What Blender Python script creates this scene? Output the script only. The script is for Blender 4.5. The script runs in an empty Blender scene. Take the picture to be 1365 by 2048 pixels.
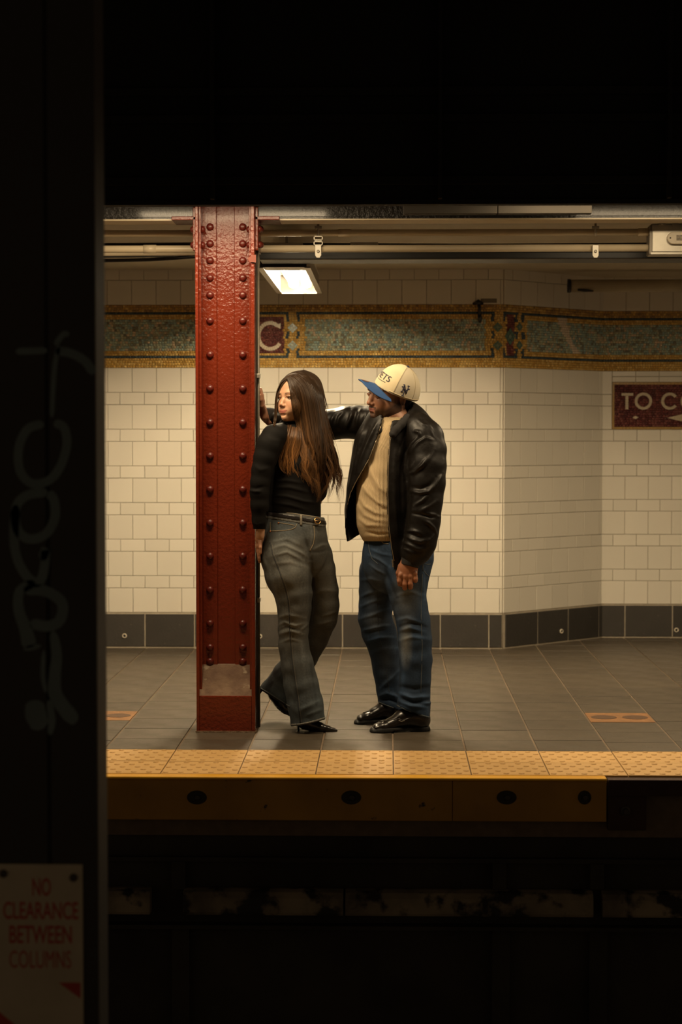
import bpy, bmesh, math, random
import numpy as np
from mathutils import Vector, Matrix
from mathutils.bvhtree import BVHTree

random.seed(7)
RNG = np.random.default_rng(7)
scene = bpy.context.scene
COL = scene.collection
R = math.radians

# ------------------------------------------------------------------ camera
F_PX, CX, CY = 3750.0, 682.5, 1024.0
CAM = Vector((0.0, 0.0, 1.357))
cam_data = bpy.data.cameras.new('camera')
cam = bpy.data.objects.new('camera', cam_data)
COL.objects.link(cam)
cam.location = CAM
cam.rotation_euler = (R(90) - math.atan(154 / F_PX), 0, math.atan(92.5 / F_PX))
cam_data.sensor_fit = 'HORIZONTAL'
cam_data.sensor_width = 24.0
cam_data.lens = 24.0 * F_PX / 1365.0
cam_data.clip_start = 0.05
cam_data.clip_end = 100
cam_data.dof.use_dof = True
cam_data.dof.focus_distance = 8.6
cam_data.dof.aperture_fstop = 3.2
scene.camera = cam

# ------------------------------------------------------------------ light
scene.view_settings.view_transform = 'Standard'
scene.view_settings.look = 'None'
scene.view_settings.gamma = 1.0
scene.view_settings.use_curve_mapping = False
scene.view_settings.exposure = 0.0
WARM = (1.0, 0.765, 0.475)
world = bpy.data.worlds.new('world')
scene.world = world
world.use_nodes = True
world.node_tree.nodes['Background'].inputs[0].default_value = (1.0, 0.72, 0.45, 1)
world.node_tree.nodes['Background'].inputs[1].default_value = 0.074

def area_lamp(name, x, y, z, sx, sy, power):
    d = bpy.data.lights.new(name, 'AREA')
    d.shape = 'RECTANGLE'
    d.size, d.size_y = sx, sy
    d.energy = power
    d.color = WARM
    o = bpy.data.objects.new(name, d)
    COL.objects.link(o)
    o.location = (x, y, z)
    return o
# the platform's ceiling lamps nearest the track, all hidden above the edge girder
for lx, ly, pw in ((-0.75, 7.95, 35), (1.0, 7.95, 23), (-2.6, 7.95, 20), (2.9, 7.95, 20)):
    area_lamp('platform_lamp', lx, ly, 2.43, 0.9, 0.2, pw)
# the same row of lamps further along, left and right of the frame
for lx, pw in ((-2.75, 13), (1.75, 23), (3.9, 22)):
    area_lamp('platform_lamp', lx, 10.05, 2.20, 0.2, 1.5, pw)

# ------------------------------------------------------------------ camera maths (pixel <-> world)
_cm = cam.rotation_euler.to_matrix()
CM = np.array(_cm)
CAMN = np.array(CAM)
def ray(px, py):
    d = _cm @ Vector(((px - CX) / F_PX, -(py - CY) / F_PX, -1.0))
    return d
def W(px, py, Y):
    d = ray(px, py)
    t = (Y - CAM.y) / d.y
    return CAM + d * t
def WZ(px, py, z):
    d = ray(px, py)
    t = (z - CAM.z) / d.z
    return CAM + d * t
def WP(px, py, p0, n):
    d = ray(px, py)
    t = (Vector(p0) - CAM).dot(n) / d.dot(n)
    return CAM + d * t
def proj(P):
    q = (np.asarray(P, dtype=np.float64) - CAMN) @ CM
    return CX + F_PX * q[..., 0] / -q[..., 2], CY - F_PX * q[..., 1] / -q[..., 2]

# ------------------------------------------------------------------ materials
MATS = {}
def mat(name, col, rough=0.5, metal=0.0, spec=0.5, coat=0.0, noise=0.0, nscale=8.0, col2=None, bump=0.0, bscale=60.0,
        objvar=0.0, attr=None, emit=None, estr=0.0, detail=4.0, bdist=0.01, spots=None, sscale=5.0, sthr=0.6, ssoft=0.08, stretch=None, rnoise=0.0, sss=0.0):
    if name in MATS:
        return MATS[name]
    m = bpy.data.materials.new(name)
    m.use_nodes = True
    nt = m.node_tree
    N, L = nt.nodes, nt.links
    b = N['Principled BSDF']
    b.inputs['Roughness'].default_value = rough
    b.inputs['Metallic'].default_value = metal
    b.inputs['Specular IOR Level'].default_value = spec
    b.inputs['Coat Weight'].default_value = coat
    b.inputs['Coat Roughness'].default_value = 0.12
    tc = N.new('ShaderNodeTexCoord')
    src = tc.outputs['Object']
    if stretch:
        mp = N.new('ShaderNodeMapping')
        mp.inputs['Scale'].default_value = stretch
        L.new(src, mp.inputs[0]); src = mp.outputs[0]
    base = N.new('ShaderNodeRGB'); base.outputs[0].default_value = (*col, 1)
    out = base.outputs[0]
    if attr:
        a = N.new('ShaderNodeAttribute'); a.attribute_name = attr
        out = a.outputs['Color']
    def mix(a_, b_, fac, mode='MIX'):
        x = N.new('ShaderNodeMix'); x.data_type = 'RGBA'; x.blend_type = mode
        if hasattr(fac, 'links'):
            L.new(fac, x.inputs[0])
        else:
            x.inputs[0].default_value = fac
        for i, v in ((6, a_), (7, b_)):
            if hasattr(v, 'links'):
                L.new(v, x.inputs[i])
            else:
                x.inputs[i].default_value = (*v, 1)
        return x.outputs[2]
    def noise_tex(scale, det=4.0):
        n = N.new('ShaderNodeTexNoise'); n.inputs['Scale'].default_value = scale; n.inputs['Detail'].default_value = det
        L.new(src, n.inputs['Vector'])
        return n.outputs[0]
    def ramp(v, lo, hi):
        r = N.new('ShaderNodeMapRange'); r.inputs[1].default_value = lo; r.inputs[2].default_value = hi
        L.new(v, r.inputs[0])
        return r.outputs[0]
    if noise > 0:
        c2 = col2 or tuple(c * 0.45 for c in col)
        nz = noise_tex(nscale, detail)
        f = N.new('ShaderNodeMath'); f.operation = 'MULTIPLY'; f.inputs[1].default_value = noise
        L.new(ramp(nz, 0.3, 0.7), f.inputs[0])
        if attr and col2 is None:
            out = mix(out, mix(out, (0.4, 0.4, 0.4), 1.0, 'MULTIPLY'), f.outputs[0])
        else:
            out = mix(out, c2, f.outputs[0])
    if spots:
        nz = noise_tex(sscale, 6)
        out = mix(out, spots, ramp(nz, sthr, sthr + ssoft))
    if objvar > 0:
        oi = N.new('ShaderNodeObjectInfo')
        r = N.new('ShaderNodeMapRange'); r.inputs[3].default_value = 1 - objvar; r.inputs[4].default_value = 1 + objvar * 0.5
        L.new(oi.outputs['Random'], r.inputs[0])
        out = mix(out, r.outputs[0], 1.0, 'MULTIPLY')
    L.new(out, b.inputs['Base Color'])
    if rnoise > 0:
        r = N.new('ShaderNodeMapRange'); r.inputs[1].default_value = 0.3; r.inputs[2].default_value = 0.7
        r.inputs[3].default_value = max(0.02, rough - rnoise); r.inputs[4].default_value = rough + rnoise
        L.new(noise_tex(nscale * 2.3, 5), r.inputs[0]); L.new(r.outputs[0], b.inputs['Roughness'])
    if bump > 0:
        bn = N.new('ShaderNodeBump'); bn.inputs['Strength'].default_value = bump; bn.inputs['Distance'].default_value = bdist
        L.new(noise_tex(bscale, 5), bn.inputs['Height'])
        L.new(bn.outputs[0], b.inputs['Normal'])
    if sss > 0:
        b.inputs['Subsurface Weight'].default_value = sss
        b.inputs['Subsurface Radius'].default_value = (0.012, 0.005, 0.003)
        b.inputs['Subsurface Scale'].default_value = 1.0
    if emit:
        b.inputs['Emission Color'].default_value = (*emit, 1)
        b.inputs['Emission Strength'].default_value = estr
    MATS[name] = m
    return m

M_TILE = lambda: mat('glazed_tile', (0.74, 0.69, 0.585), 0.22, noise=0.10, nscale=1.3, col2=(0.60, 0.53, 0.41), objvar=0.05, bump=0.05, bscale=14, spots=(0.30, 0.25, 0.18), sscale=9, sthr=0.735, ssoft=0.05)
M_GROUT = lambda: mat('grout', (0.38, 0.31, 0.21), 0.9, noise=0.6, nscale=7, col2=(0.20, 0.15, 0.09))
M_BASE = lambda: mat('slate_base_tile', (0.05, 0.044, 0.037), 0.42, noise=0.4, nscale=9, col2=(0.028, 0.025, 0.021), bump=0.15, bscale=70, objvar=0.15, spots=(0.14, 0.12, 0.09), sscale=26, sthr=0.70)
M_BGROUT = lambda: mat('pale_grout', (0.42, 0.36, 0.27), 0.9, noise=0.4, nscale=30)
M_FLOOR = lambda: mat('slate_floor_tile', (0.072, 0.055, 0.036), 0.44, noise=0.5, nscale=3.0, col2=(0.044, 0.035, 0.024), bump=0.18, bscale=60, bdist=0.004, objvar=0.13, rnoise=0.09, spots=(0.19, 0.16, 0.12), sscale=45, sthr=0.76)
M_FGROUT = lambda: mat('floor_grout', (0.17, 0.12, 0.075), 0.9, noise=0.5, nscale=20)
M_YELLOW = lambda: mat('tactile_yellow', (0.57, 0.345, 0.12), 0.55, noise=0.35, nscale=5, col2=(0.43, 0.24, 0.08), spots=(0.16, 0.085, 0.03), sscale=22, sthr=0.72, objvar=0.07)
M_BOARD = lambda: mat('rub_board_yellow', (0.50, 0.25, 0.02), 0.5, noise=0.7, nscale=4, col2=(0.27, 0.13, 0.015), spots=(0.02, 0.014, 0.008), sscale=17, sthr=0.67, ssoft=0.05)
M_RED = lambda: mat('red_column_paint', (0.170, 0.0215, 0.0062), 0.24, coat=0.15, bump=0.6, bscale=75, bdist=0.006, noise=0.35, nscale=6, col2=(0.10, 0.012, 0.005))
M_BLACKP = lambda: mat('black_gloss_paint', (0.024, 0.022, 0.019), 0.30, coat=0.25, bump=0.75, bscale=66, bdist=0.013)
M_DARK = lambda: mat('tunnel_black', (0.009, 0.0078, 0.0062), 0.85, noise=0.5, nscale=5)
M_SOOT = lambda: mat('sooty_concrete', (0.05, 0.042, 0.032), 0.9, noise=0.8, nscale=3, col2=(0.015, 0.012, 0.010), bump=0.3, bscale=20)
M_CREAM = lambda: mat('cream_paint', (0.74, 0.63, 0.44), 0.35, noise=0.3, nscale=9, col2=(0.52, 0.42, 0.27))
M_PLASTER = lambda: mat('plaster_ceiling', (0.52, 0.45, 0.33), 0.8, noise=0.5, nscale=3, col2=(0.36, 0.30, 0.2), bump=0.12, bscale=9)
M_GALV = lambda: mat('galvanised_steel', (0.50, 0.47, 0.40), 0.38, metal=0.55, noise=0.3, nscale=20, col2=(0.3, 0.27, 0.22))
M_CABLE = lambda: mat('black_cable', (0.012, 0.011, 0.010), 0.45)
M_COLOR = lambda: mat('mosaic_glass', (1, 1, 1), 0.25, attr='Col', noise=0.18, nscale=60, bump=0.08, bscale=30)
M_BRASS = lambda: mat('brass_plate', (0.36, 0.17, 0.06), 0.5, metal=0.25, noise=0.7, nscale=30, col2=(0.17, 0.085, 0.035), bump=0.3, bscale=60)
M_RUST = lambda: mat('rusty_filler', (0.21, 0.135, 0.085), 0.9, noise=0.8, nscale=14, col2=(0.09, 0.045, 0.03), bump=0.6, bscale=40, spots=(0.33, 0.26, 0.18), sscale=22, sthr=0.62)

# ------------------------------------------------------------------ mesh helpers
def tag(o, label=None, cat=None, group=None, kind=None):
    if label: o['label'] = label
    if cat: o['category'] = cat
    if group: o['group'] = group
    if kind: o['kind'] = kind
    return o
def link(o, parent=None):
    COL.objects.link(o)
    if parent is not None:
        o.parent = parent
        root = parent
        off = Vector((0, 0, 0))
        while root is not None:
            off += Vector(root.location)
            root = root.parent
        if parent.parent is None:
            o.matrix_parent_inverse = Matrix.Translation(-Vector(parent.location))
    return o
def empty(name, loc):
    o = bpy.data.objects.new(name, None)
    o.empty_display_size = 0.05
    o.location = loc
    COL.objects.link(o)
    return o
class MB:
    def __init__(s):
        s.v, s.f, s.c = [], [], []
    def quad_box(s, a, b, c=None, skip=()):
        x0, y0, z0 = a; x1, y1, z1 = b
        n = len(s.v)
        s.v += [(x0, y0, z0), (x1, y0, z0), (x1, y1, z0), (x0, y1, z0), (x0, y0, z1), (x1, y0, z1), (x1, y1, z1), (x0, y1, z1)]
        s.f += [(n, n+3, n+2, n+1), (n+4, n+5, n+6, n+7), (n, n+1, n+5, n+4), (n+1, n+2, n+6, n+5), (n+2, n+3, n+7, n+6), (n+3, n, n+4, n+7)]
        return s
    box = quad_box
    def prism(s, poly, axis, lo, hi):
        """poly: list of 2D points in the two other axes (ccw), extruded along axis"""
        n = len(s.v); k = len(poly)
        for h in (lo, hi):
            for p in poly:
                s.v.append({'y': (p[0], h, p[1]), 'x': (h, p[0], p[1]), 'z': (p[0], p[1], h)}[axis])
        s.f.append(tuple(range(n, n + k))); s.f.append(tuple(range(n + 2 * k - 1, n + k - 1, -1)))
        for i in range(k):
            j = (i + 1) % k
            s.f.append((n + j, n + i, n + k + i, n + k + j))
        return s
    def tube(s, pts, r, seg=8, cap=True, flat=1.0):
        pts = [Vector(p) for p in pts]
        rr = r if isinstance(r, (list, tuple)) else [r] * len(pts)
        n0 = len(s.v)
        up = Vector((0, 0, 1))
        for i, p in enumerate(pts):
            t = (pts[min(i + 1, len(pts) - 1)] - pts[max(i - 1, 0)]).normalized()
            a = t.cross(up)
            if a.length < 1e-3: a = t.cross(Vector((0, 1, 0)))
            a.normalize(); b = a.cross(t).normalized()
            for k in range(seg):
                w = 2 * math.pi * k / seg
                s.v.append(tuple(p + a * math.cos(w) * rr[i] + b * math.sin(w) * rr[i] * flat))
        for i in range(len(pts) - 1):
            for k in range(seg):
                k2 = (k + 1) % seg
                s.f.append((n0 + i*seg + k, n0 + i*seg + k2, n0 + (i+1)*seg + k2, n0 + (i+1)*seg + k))
        if cap:
            s.f.append(tuple(n0 + k for k in reversed(range(seg))))
            s.f.append(tuple(n0 + (len(pts)-1)*seg + k for k in range(seg)))
        return s
    def lathe(s, prof, c, ax='z', seg=16):
        """prof: list of (r, h) along axis from c"""
        n0 = len(s.v); c = Vector(c)
        for r, h in prof:
            for k in range(seg):
                w = 2 * math.pi * k / seg
                q = {'z': (r*math.cos(w), r*math.sin(w), h), 'y': (r*math.cos(w), h, r*math.sin(w)), 'x': (h, r*math.cos(w), r*math.sin(w))}[ax]
                s.v.append(tuple(c + Vector(q)))
        for i in range(len(prof) - 1):
            for k in range(seg):
                k2 = (k + 1) % seg
                s.f.append((n0+i*seg+k, n0+i*seg+k2, n0+(i+1)*seg+k2, n0+(i+1)*seg+k))
        s.f.append(tuple(n0 + k for k in range(seg)))
        s.f.append(tuple(n0 + (len(prof)-1)*seg + k for k in range(seg)))
        return s
    def mesh(s, name):
        me = bpy.data.meshes.new(name)
        me.from_pydata([tuple(v) for v in s.v], [], s.f)
        me.update()
        bm = bmesh.new(); bm.from_mesh(me)
        bmesh.ops.recalc_face_normals(bm, faces=bm.faces)
        bm.to_mesh(me); bm.free()
        return me
    def build(s, name, m, parent=None, smooth=False, bevel=0.0):
        me = s.mesh(name)
        me.materials.append(m)
        o = bpy.data.objects.new(name, me)
        link(o, parent)
        if smooth:
            me.shade_smooth()
        if bevel > 0:
            bv = o.modifiers.new('bevel', 'BEVEL'); bv.width = bevel; bv.segments = 2; bv.limit_method = 'ANGLE'
        return o
def mesh_np(name, V, Q, m, parent=None, smooth=True, col=None, extra=None):
    """V (n,3) float, Q (m,4) or (m,3) int"""
    me = bpy.data.meshes.new(name)
    V = np.ascontiguousarray(V, dtype=np.float32); Q = np.ascontiguousarray(Q, dtype=np.int32)
    k = Q.shape[1]
    me.vertices.add(len(V)); me.vertices.foreach_set('co', V.ravel())
    me.loops.add(Q.size); me.loops.foreach_set('vertex_index', Q.ravel())
    me.polygons.add(len(Q))
    me.polygons.foreach_set('loop_start', np.arange(0, Q.size, k, dtype=np.int32))
    me.update(calc_edges=True)
    me.validate()
    if col is not None:
        a = me.attributes.new('Col', 'FLOAT_COLOR', 'POINT')
        c = np.ones((len(V), 4), np.float32); c[:, :3] = col
        a.data.foreach_set('color', c.ravel())
    if extra is not None:
        a = me.attributes.new('rib', 'FLOAT', 'POINT')
        a.data.foreach_set('value', np.ascontiguousarray(extra, np.float32))
    me.materials.append(m)
    if smooth: me.shade_smooth()
    o = bpy.data.objects.new(name, me)
    link(o, parent)
    return o
# =================================================================== SETTING
Y_EDGE, Y_STRIP = 7.43, 8.03
Y_WALL, Y_WALL2 = 11.89, 12.56
X_L, X_R = -3.35, 3.05
C1 = Vector((W(1005, 1297, Y_WALL).x, Y_WALL, 0))
C2 = Vector((W(1202, 1277, Y_WALL2).x, Y_WALL2, 0))
class Wall:
    def __init__(s, name, p0, p1):
        s.p0, s.p1 = Vector(p0), Vector(p1)
        s.d = (s.p1 - s.p0); s.len = s.d.length; s.d.normalize()
        s.n = Vector((s.d.y, -s.d.x, 0))
        s.ang = math.atan2(s.d.y, s.d.x)
        s.name = name
    def at(s, u, z, out=0.0):
        return s.p0 + s.d * u + s.n * out + Vector((0, 0, z))
    def uz(s, px, py):
        q = WP(px, py, s.p0, s.n)
        return (q - s.p0).dot(s.d), q.z
walls = [Wall('wall_back', (X_L, Y_WALL, 0), C1), Wall('wall_angled', C1, C2), Wall('wall_right', C2, (X_R, Y_WALL2, 0))]
WB, WA, WR = walls
Z_CEIL = 2.40
Z_BASE = W(600, 1227, Y_WALL).z
Z_BT, Z_BB = W(600, 609.5, Y_WALL).z, W(600, 735.5, Y_WALL).z
PITCH = 0.1556
SHORT = 0.0777
TILE_MESH = {}
def tile_mesh(w, h, t=0.010, ch=0.0025, m=None, key='t'):
    k = (key, round(w, 3), round(h, 3), t)
    if k not in TILE_MESH:
        g = 0.0
        x0, x1, z0, z1 = g, w - g, g, h - g
        v = [(x0, 0, z0), (x1, 0, z0), (x1, 0, z1), (x0, 0, z1),
             (x0, -t + ch, z0), (x1, -t + ch, z0), (x1, -t + ch, z1), (x0, -t + ch, z1),
             (x0 + ch, -t, z0 + ch), (x1 - ch, -t, z0 + ch), (x1 - ch, -t, z1 - ch), (x0 + ch, -t, z1 - ch)]
        f = [(8, 9, 10, 11)]
        for i in range(4):
            j = (i + 1) % 4
            f.append((i, j, j + 4, i + 4)); f.append((i + 4, j + 4, j + 8, i + 8))
        me = bpy.data.meshes.new('tile'); me.from_pydata(v, [], f); me.materials.append(m or M_TILE()); me.update()
        TILE_MESH[k] = me
    return TILE_MESH[k]
def put_tile(wall, root, u0, u1, z0, z1, m=None, key='t', t=0.010, joint=0.0023, name='tile', out=0.0):
    if u1 - u0 < 0.012: return None
    me = tile_mesh(u1 - u0 - joint, z1 - z0 - joint, t, 0.0022, m, key)
    o = bpy.data.objects.new(name, me)
    o.location = wall.at(u0 + joint / 2, z0 + joint / 2, out + random.uniform(-0.0006, 0.0006))
    o.rotation_euler = (random.uniform(-0.004, 0.004), 0, wall.ang + random.uniform(-0.004, 0.004))
    COL.objects.link(o); o.parent = root
    return o
rows = []   # (z0, z1, kind)
z = Z_BB
for i in range(13):
    h = SHORT if i % 2 else PITCH
    rows.append((z - h, z, 'short' if i % 2 else 'tall')); z -= h
Z_ROW0 = z
up = [(Z_BT, Z_BT + PITCH, 'tall'), (Z_BT + PITCH, Z_CEIL + 0.01, 'short')]
# backing slabs
roots = {}
for wl in walls:
    g = MB()
    T = 0.25
    a, b = wl.p0, wl.p1
    g.v = [tuple(wl.at(0, -0.3)), tuple(wl.at(wl.len, -0.3)), tuple(wl.at(wl.len, 2.7)), tuple(wl.at(0, 2.7)),
           tuple(wl.at(0, -0.3, -T)), tuple(wl.at(wl.len, -0.3, -T)), tuple(wl.at(wl.len, 2.7, -T)), tuple(wl.at(0, 2.7, -T))]
    g.f = [(0, 1, 2, 3), (4, 7, 6, 5), (0, 4, 5, 1), (1, 5, 6, 2), (2, 6, 7, 3), (3, 7, 4, 0)]
    o = g.build(wl.name, M_GROUT())
    o['kind'] = 'structure'
    roots[wl.name] = o
roots['wall_back']['label'] = 'long cream tiled platform wall behind the two people'
roots['wall_angled']['label'] = 'short angled stretch of cream tiled wall right of the man'
roots['wall_right']['label'] = 'set-back cream tiled wall carrying the maroon sign'

SIGN_U0 = WR.uz(1224.7, 800)[0]
SIGN_Z0, SIGN_Z1 = WR.uz(1240, 858.7)[1], WR.uz(1240, 764.5)[1]
SIGN_U1 = SIGN_U0 + 0.92
uphase = {}
u656 = WB.uz(656.5, 760)[0]
far_tiles = []
for wl in walls:
    root = roots[wl.name]
    for (z0, z1, kind) in rows + up:
        if wl is WB:
            ph = u656 + (0 if kind == 'tall' else PITCH / 2)
        elif wl is WA:
            ph = 0 if kind == 'tall' else PITCH / 2
        else:
            ph = (0 if kind == 'tall' else PITCH / 2)
        u = ph - math.ceil(ph / PITCH) * PITCH
        in_sign = wl is WR and z1 > SIGN_Z0 + 0.01 and z0 < Z_BB + 0.01 and z0 > SIGN_Z0 - 0.03 and z1 <= Z_BB + 0.01
        while u < wl.len - 1e-4:
            a, b = max(u, 0), min(u + PITCH, wl.len)
            u += PITCH
            if b - a < 0.012: continue
            if in_sign:
                if a < SIGN_U0 - 0.001:
                    put_tile(wl, root, a, min(b, SIGN_U0), z0, z1)
                elif a < SIGN_U0 + 0.02 or a > SIGN_U1 - 0.02:
                    pass
                continue
            if wl is WB and b < 0.62:
                far_tiles.append((a, b, z0, z1)); continue
            put_tile(wl, root, a, b, z0, z1)
# thin closer rows above the sign and tiles right of it
for k, (za, zb) in enumerate(((SIGN_Z1, (SIGN_Z1 + Z_BB) / 2), ((SIGN_Z1 + Z_BB) / 2, Z_BB))):
    for j in range(6):
        put_tile(WR, roots['wall_right'], SIGN_U0 + j * PITCH, min(SIGN_U0 + (j + 1) * PITCH, SIGN_U1), za, zb)
for (z0, z1, kind) in rows[:3]:
    u = SIGN_U1
    while u < WR.len - 0.02:
        put_tile(WR, roots['wall_right'], u, min(u + PITCH, WR.len), z0, z1); u += PITCH
# tiles of the long wall that lie outside the frame, joined
V, Q = [], []
for (a, b, z0, z1) in far_tiles:
    n = len(V); j = 0.0014; c = 0.0022
    for (uu, zz, oo) in ((a+j, z0+j, .0), (b-j, z0+j, .0), (b-j, z1-j, .0), (a+j, z1-j, .0), (a+j, z0+j, .0078), (b-j, z0+j, .0078), (b-j, z1-j, .0078), (a+j, z1-j, .0078), (a+j+c, z0+j+c, .01), (b-j-c, z0+j+c, .01), (b-j-c, z1-j-c, .01), (a+j+c, z1-j-c, .01)):
        V.append(tuple(WB.at(uu, zz, oo)))
    Q.append((n+8, n+9, n+10, n+11))
    for i in range(4):
        k = (i + 1) % 4
        Q.append((n+i, n+k, n+k+4, n+i+4)); Q.append((n+i+4, n+k+4, n+k+8, n+i+8))
o = mesh_np('tiles', np.array(V), np.array(Q), M_TILE(), roots['wall_back'], smooth=False); o['kind'] = 'stuff'

# ------------------------------------------------------------------ mosaic band
NROW = 26
RH = (Z_BT - Z_BB) / NROW
GOLD = np.array([[.70, .43, .11], [.62, .36, .085], [.76, .50, .16], [.56, .32, .07]])
GOLDD = np.array([[.48, .28, .09], [.38, .22, .08], [.55, .33, .11]])
BLUE = np.array([[.030, .055, .075], [.04, .07, .09], [.055, .085, .10]])
FIELD = np.array([[.37, .46, .37], [.30, .41, .37], [.46, .46, .31], [.22, .21, .15], [.62, .47, .31], [.34, .32, .20], [.47, .53, .38], [.27, .34, .29]])
FIELDP = np.array([.2, .17, .14, .09, .13, .12, .08, .07])
MAROON = np.array([[.12, .024, .024], [.16, .038, .036], [.09, .018, .020], [.20, .06, .05]])
GREEN = np.array([[.12, .20, .15], [.16, .25, .19], [.10, .16, .12]])
def pick(pal): return pal[RNG.integers(len(pal))] * RNG.uniform(0.88, 1.1)
def band_colour(px, r, wall):
    if r in (0, 1, 2): return pick(GOLDD if RNG.random() < .45 else GOLD)
    if r >= 22: return pick(GOLD)
    # panels: field px ranges, dark line ends
    if px < 470:
        rng = (-900, 430, -2000, 447)
    elif px < 1006 and wall is WB:
        rng = (612, 971, 597, 986)
    else:
        rng = (1053, 3000, 1045, 3000)
    f0, f1, b0, b1 = rng
    if px >= 470 and px < 578 and wall is WB:      # lettered panel
        if r in (3, 21) and 480 < px < 579: return pick(BLUE)
        if 5 <= r <= 19 and 503 < px < 567.5: return pick(MAROON)
        if px > 573 and r in (3, 4, 5, 6, 11, 12, 13, 18, 19, 20, 21): return pick(BLUE)
        return pick(GOLD)
    if wall is WA and 1005 < px < 1034:            # corner ornament
        if r in (3, 21) or (px < 1010 and r in (4, 5, 6, 18, 19, 20)) or (px > 1028.5 and r in (4, 5, 6, 11, 12, 13, 18, 19, 20)): return pick(BLUE)
        if 1012 < px < 1027 and 4 <= r <= 20: return pick(MAROON) * 1.3
        return pick(GOLD)
    if r in (3, 21):
        return pick(BLUE) if b0 - 3 < px < b1 + 3 else pick(GOLD)
    if 4 <= r <= 20 and (abs(px - b0) < 3 or abs(px - b1) < 3):
        if r in (4, 5, 6, 11, 12, 13, 18, 19, 20): return pick(BLUE)
        return pick(GOLD)
    if 6 <= r <= 18 and f0 <= px <= f1:
        # an old repair patch of pale tiles on the angled wall
        if wall is WA:
            e = {6: 1121, 7: 1123, 8: 1125, 9: 1126, 10: 1127, 11: 1130, 12: 1133, 13: 1135, 14: 1137, 15: 1141, 16: 1144, 17: 1146, 18: 1147}[r]
            if abs(px - e - 3) < (8 if r < 10 else 6): return np.array([.78, .64, .48]) * RNG.uniform(.9, 1.05)
        return FIELD[RNG.choice(len(FIELD), p=FIELDP)] * RNG.uniform(.85, 1.12)
    if wall is WA and r in (4, 5) and abs(px - 1124) < 9: return np.array([.74, .60, .45])
    return pick(GOLD)
def tesserae(wall, name, u0, u1, z0, nrow, rh, w, colour, root, out=0.009):
    V, Q, C = [], [], []
    for r in range(nrow):
        zt = z0 - r * rh
        u = u0 - RNG.uniform(0, w)
        while u < u1 - 0.002:
            ww = w * RNG.uniform(.85, 1.18)
            a, b = max(u, u0), min(u + ww, u1)
            u += ww
            if b - a < 0.003: continue
            m = wall.at((a + b) / 2, zt - rh / 2)
            px, py = proj(np.array(m))
            c = colour(float(px), float(py), r)
            j = 0.0009
            o0 = out + RNG.uniform(-.0012, .0012)
            n = len(V)
            tx, tz = RNG.uniform(-.0007, .0007, 2)
            for (uu, zz, oo) in ((a+j, zt-rh+j, 0), (b-j, zt-rh+j, 0), (b-j, zt-j, 0), (a+j, zt-j, 0), (a+j, zt-rh+j, o0-tx-tz), (b-j, zt-rh+j, o0+tx-tz), (b-j, zt-j, o0+tx+tz), (a+j, zt-j, o0-tx+tz)):
                V.append(tuple(wall.at(uu, zz, oo))); C.append(c)
            Q += [(n+4, n+5, n+6, n+7), (n, n+1, n+5, n+4), (n+1, n+2, n+6, n+5), (n+2, n+3, n+7, n+6), (n+3, n, n+4, n+7)]
    o = mesh_np(name, np.array(V), np.array(Q), M_COLOR(), root, smooth=False, col=np.array(C))
    o['kind'] = 'stuff'
    return o
for wl in walls:
    tesserae(wl, 'mosaic_frieze', 0, wl.len, Z_BT, NROW, RH, 0.0172, lambda px, py, r, wl=wl: band_colour(px, r, wl), roots[wl.name])
LETTER = mat('letter_tessera', (0.60, 0.50, 0.34), 0.3, noise=0.4, nscale=50, col2=(0.42, 0.34, 0.22))
GREENM = mat('green_tessera', (0.085, 0.15, 0.11), 0.28, noise=0.5, nscale=60, col2=(0.07, 0.12, 0.09))
GREENL = mat('pale_green_tessera', (0.20, 0.26, 0.19), 0.28, noise=0.3, nscale=60)
def wall_quads(wall, quads, name, m, root, out=0.0125):
    """quads: list of 4-point (u, z) loops, each one proud tessera"""
    g = MB()
    for q in quads:
        n = len(g.v); k = len(q)
        g.v += [tuple(wall.at(u, z, 0.004)) for u, z in q] + [tuple(wall.at(u, z, out)) for u, z in q]
        g.f.append(tuple(range(n + k, n + 2 * k)))
        for i in range(k):
            j = (i + 1) % k
            g.f.append((n+i, n+j, n+k+j, n+k+i))
    return g.build(name, m, root)
def arc_quads(uc, zc, ru, rz, st, a0, a1, n, gap=0.06):
    qs = []
    for i in range(n):
        b0 = a0 + (a1 - a0) * (i + gap) / n; b1 = a0 + (a1 - a0) * (i + 1 - gap) / n
        P = lambda t, k: (uc + (ru - k) * math.cos(t), zc + (rz - k) * math.sin(t))
        qs.append([P(b0, 0), P(b1, 0), P(b1, st), P(b0, st)])
    return qs
def bar_quads(u0, z0, u1, z1, n, vert=False, gap=0.0008):
    qs = []
    for i in range(n):
        if vert:
            a, b = z0 + (z1 - z0) * i / n + gap, z0 + (z1 - z0) * (i + 1) / n - gap
            qs.append([(u0, a), (u1, a), (u1, b), (u0, b)])
        else:
            a, b = u0 + (u1 - u0) * i / n + gap, u0 + (u1 - u0) * (i + 1) / n - gap
            qs.append([(a, z0), (b, z0), (b, z1), (a, z1)])
    return qs
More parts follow.
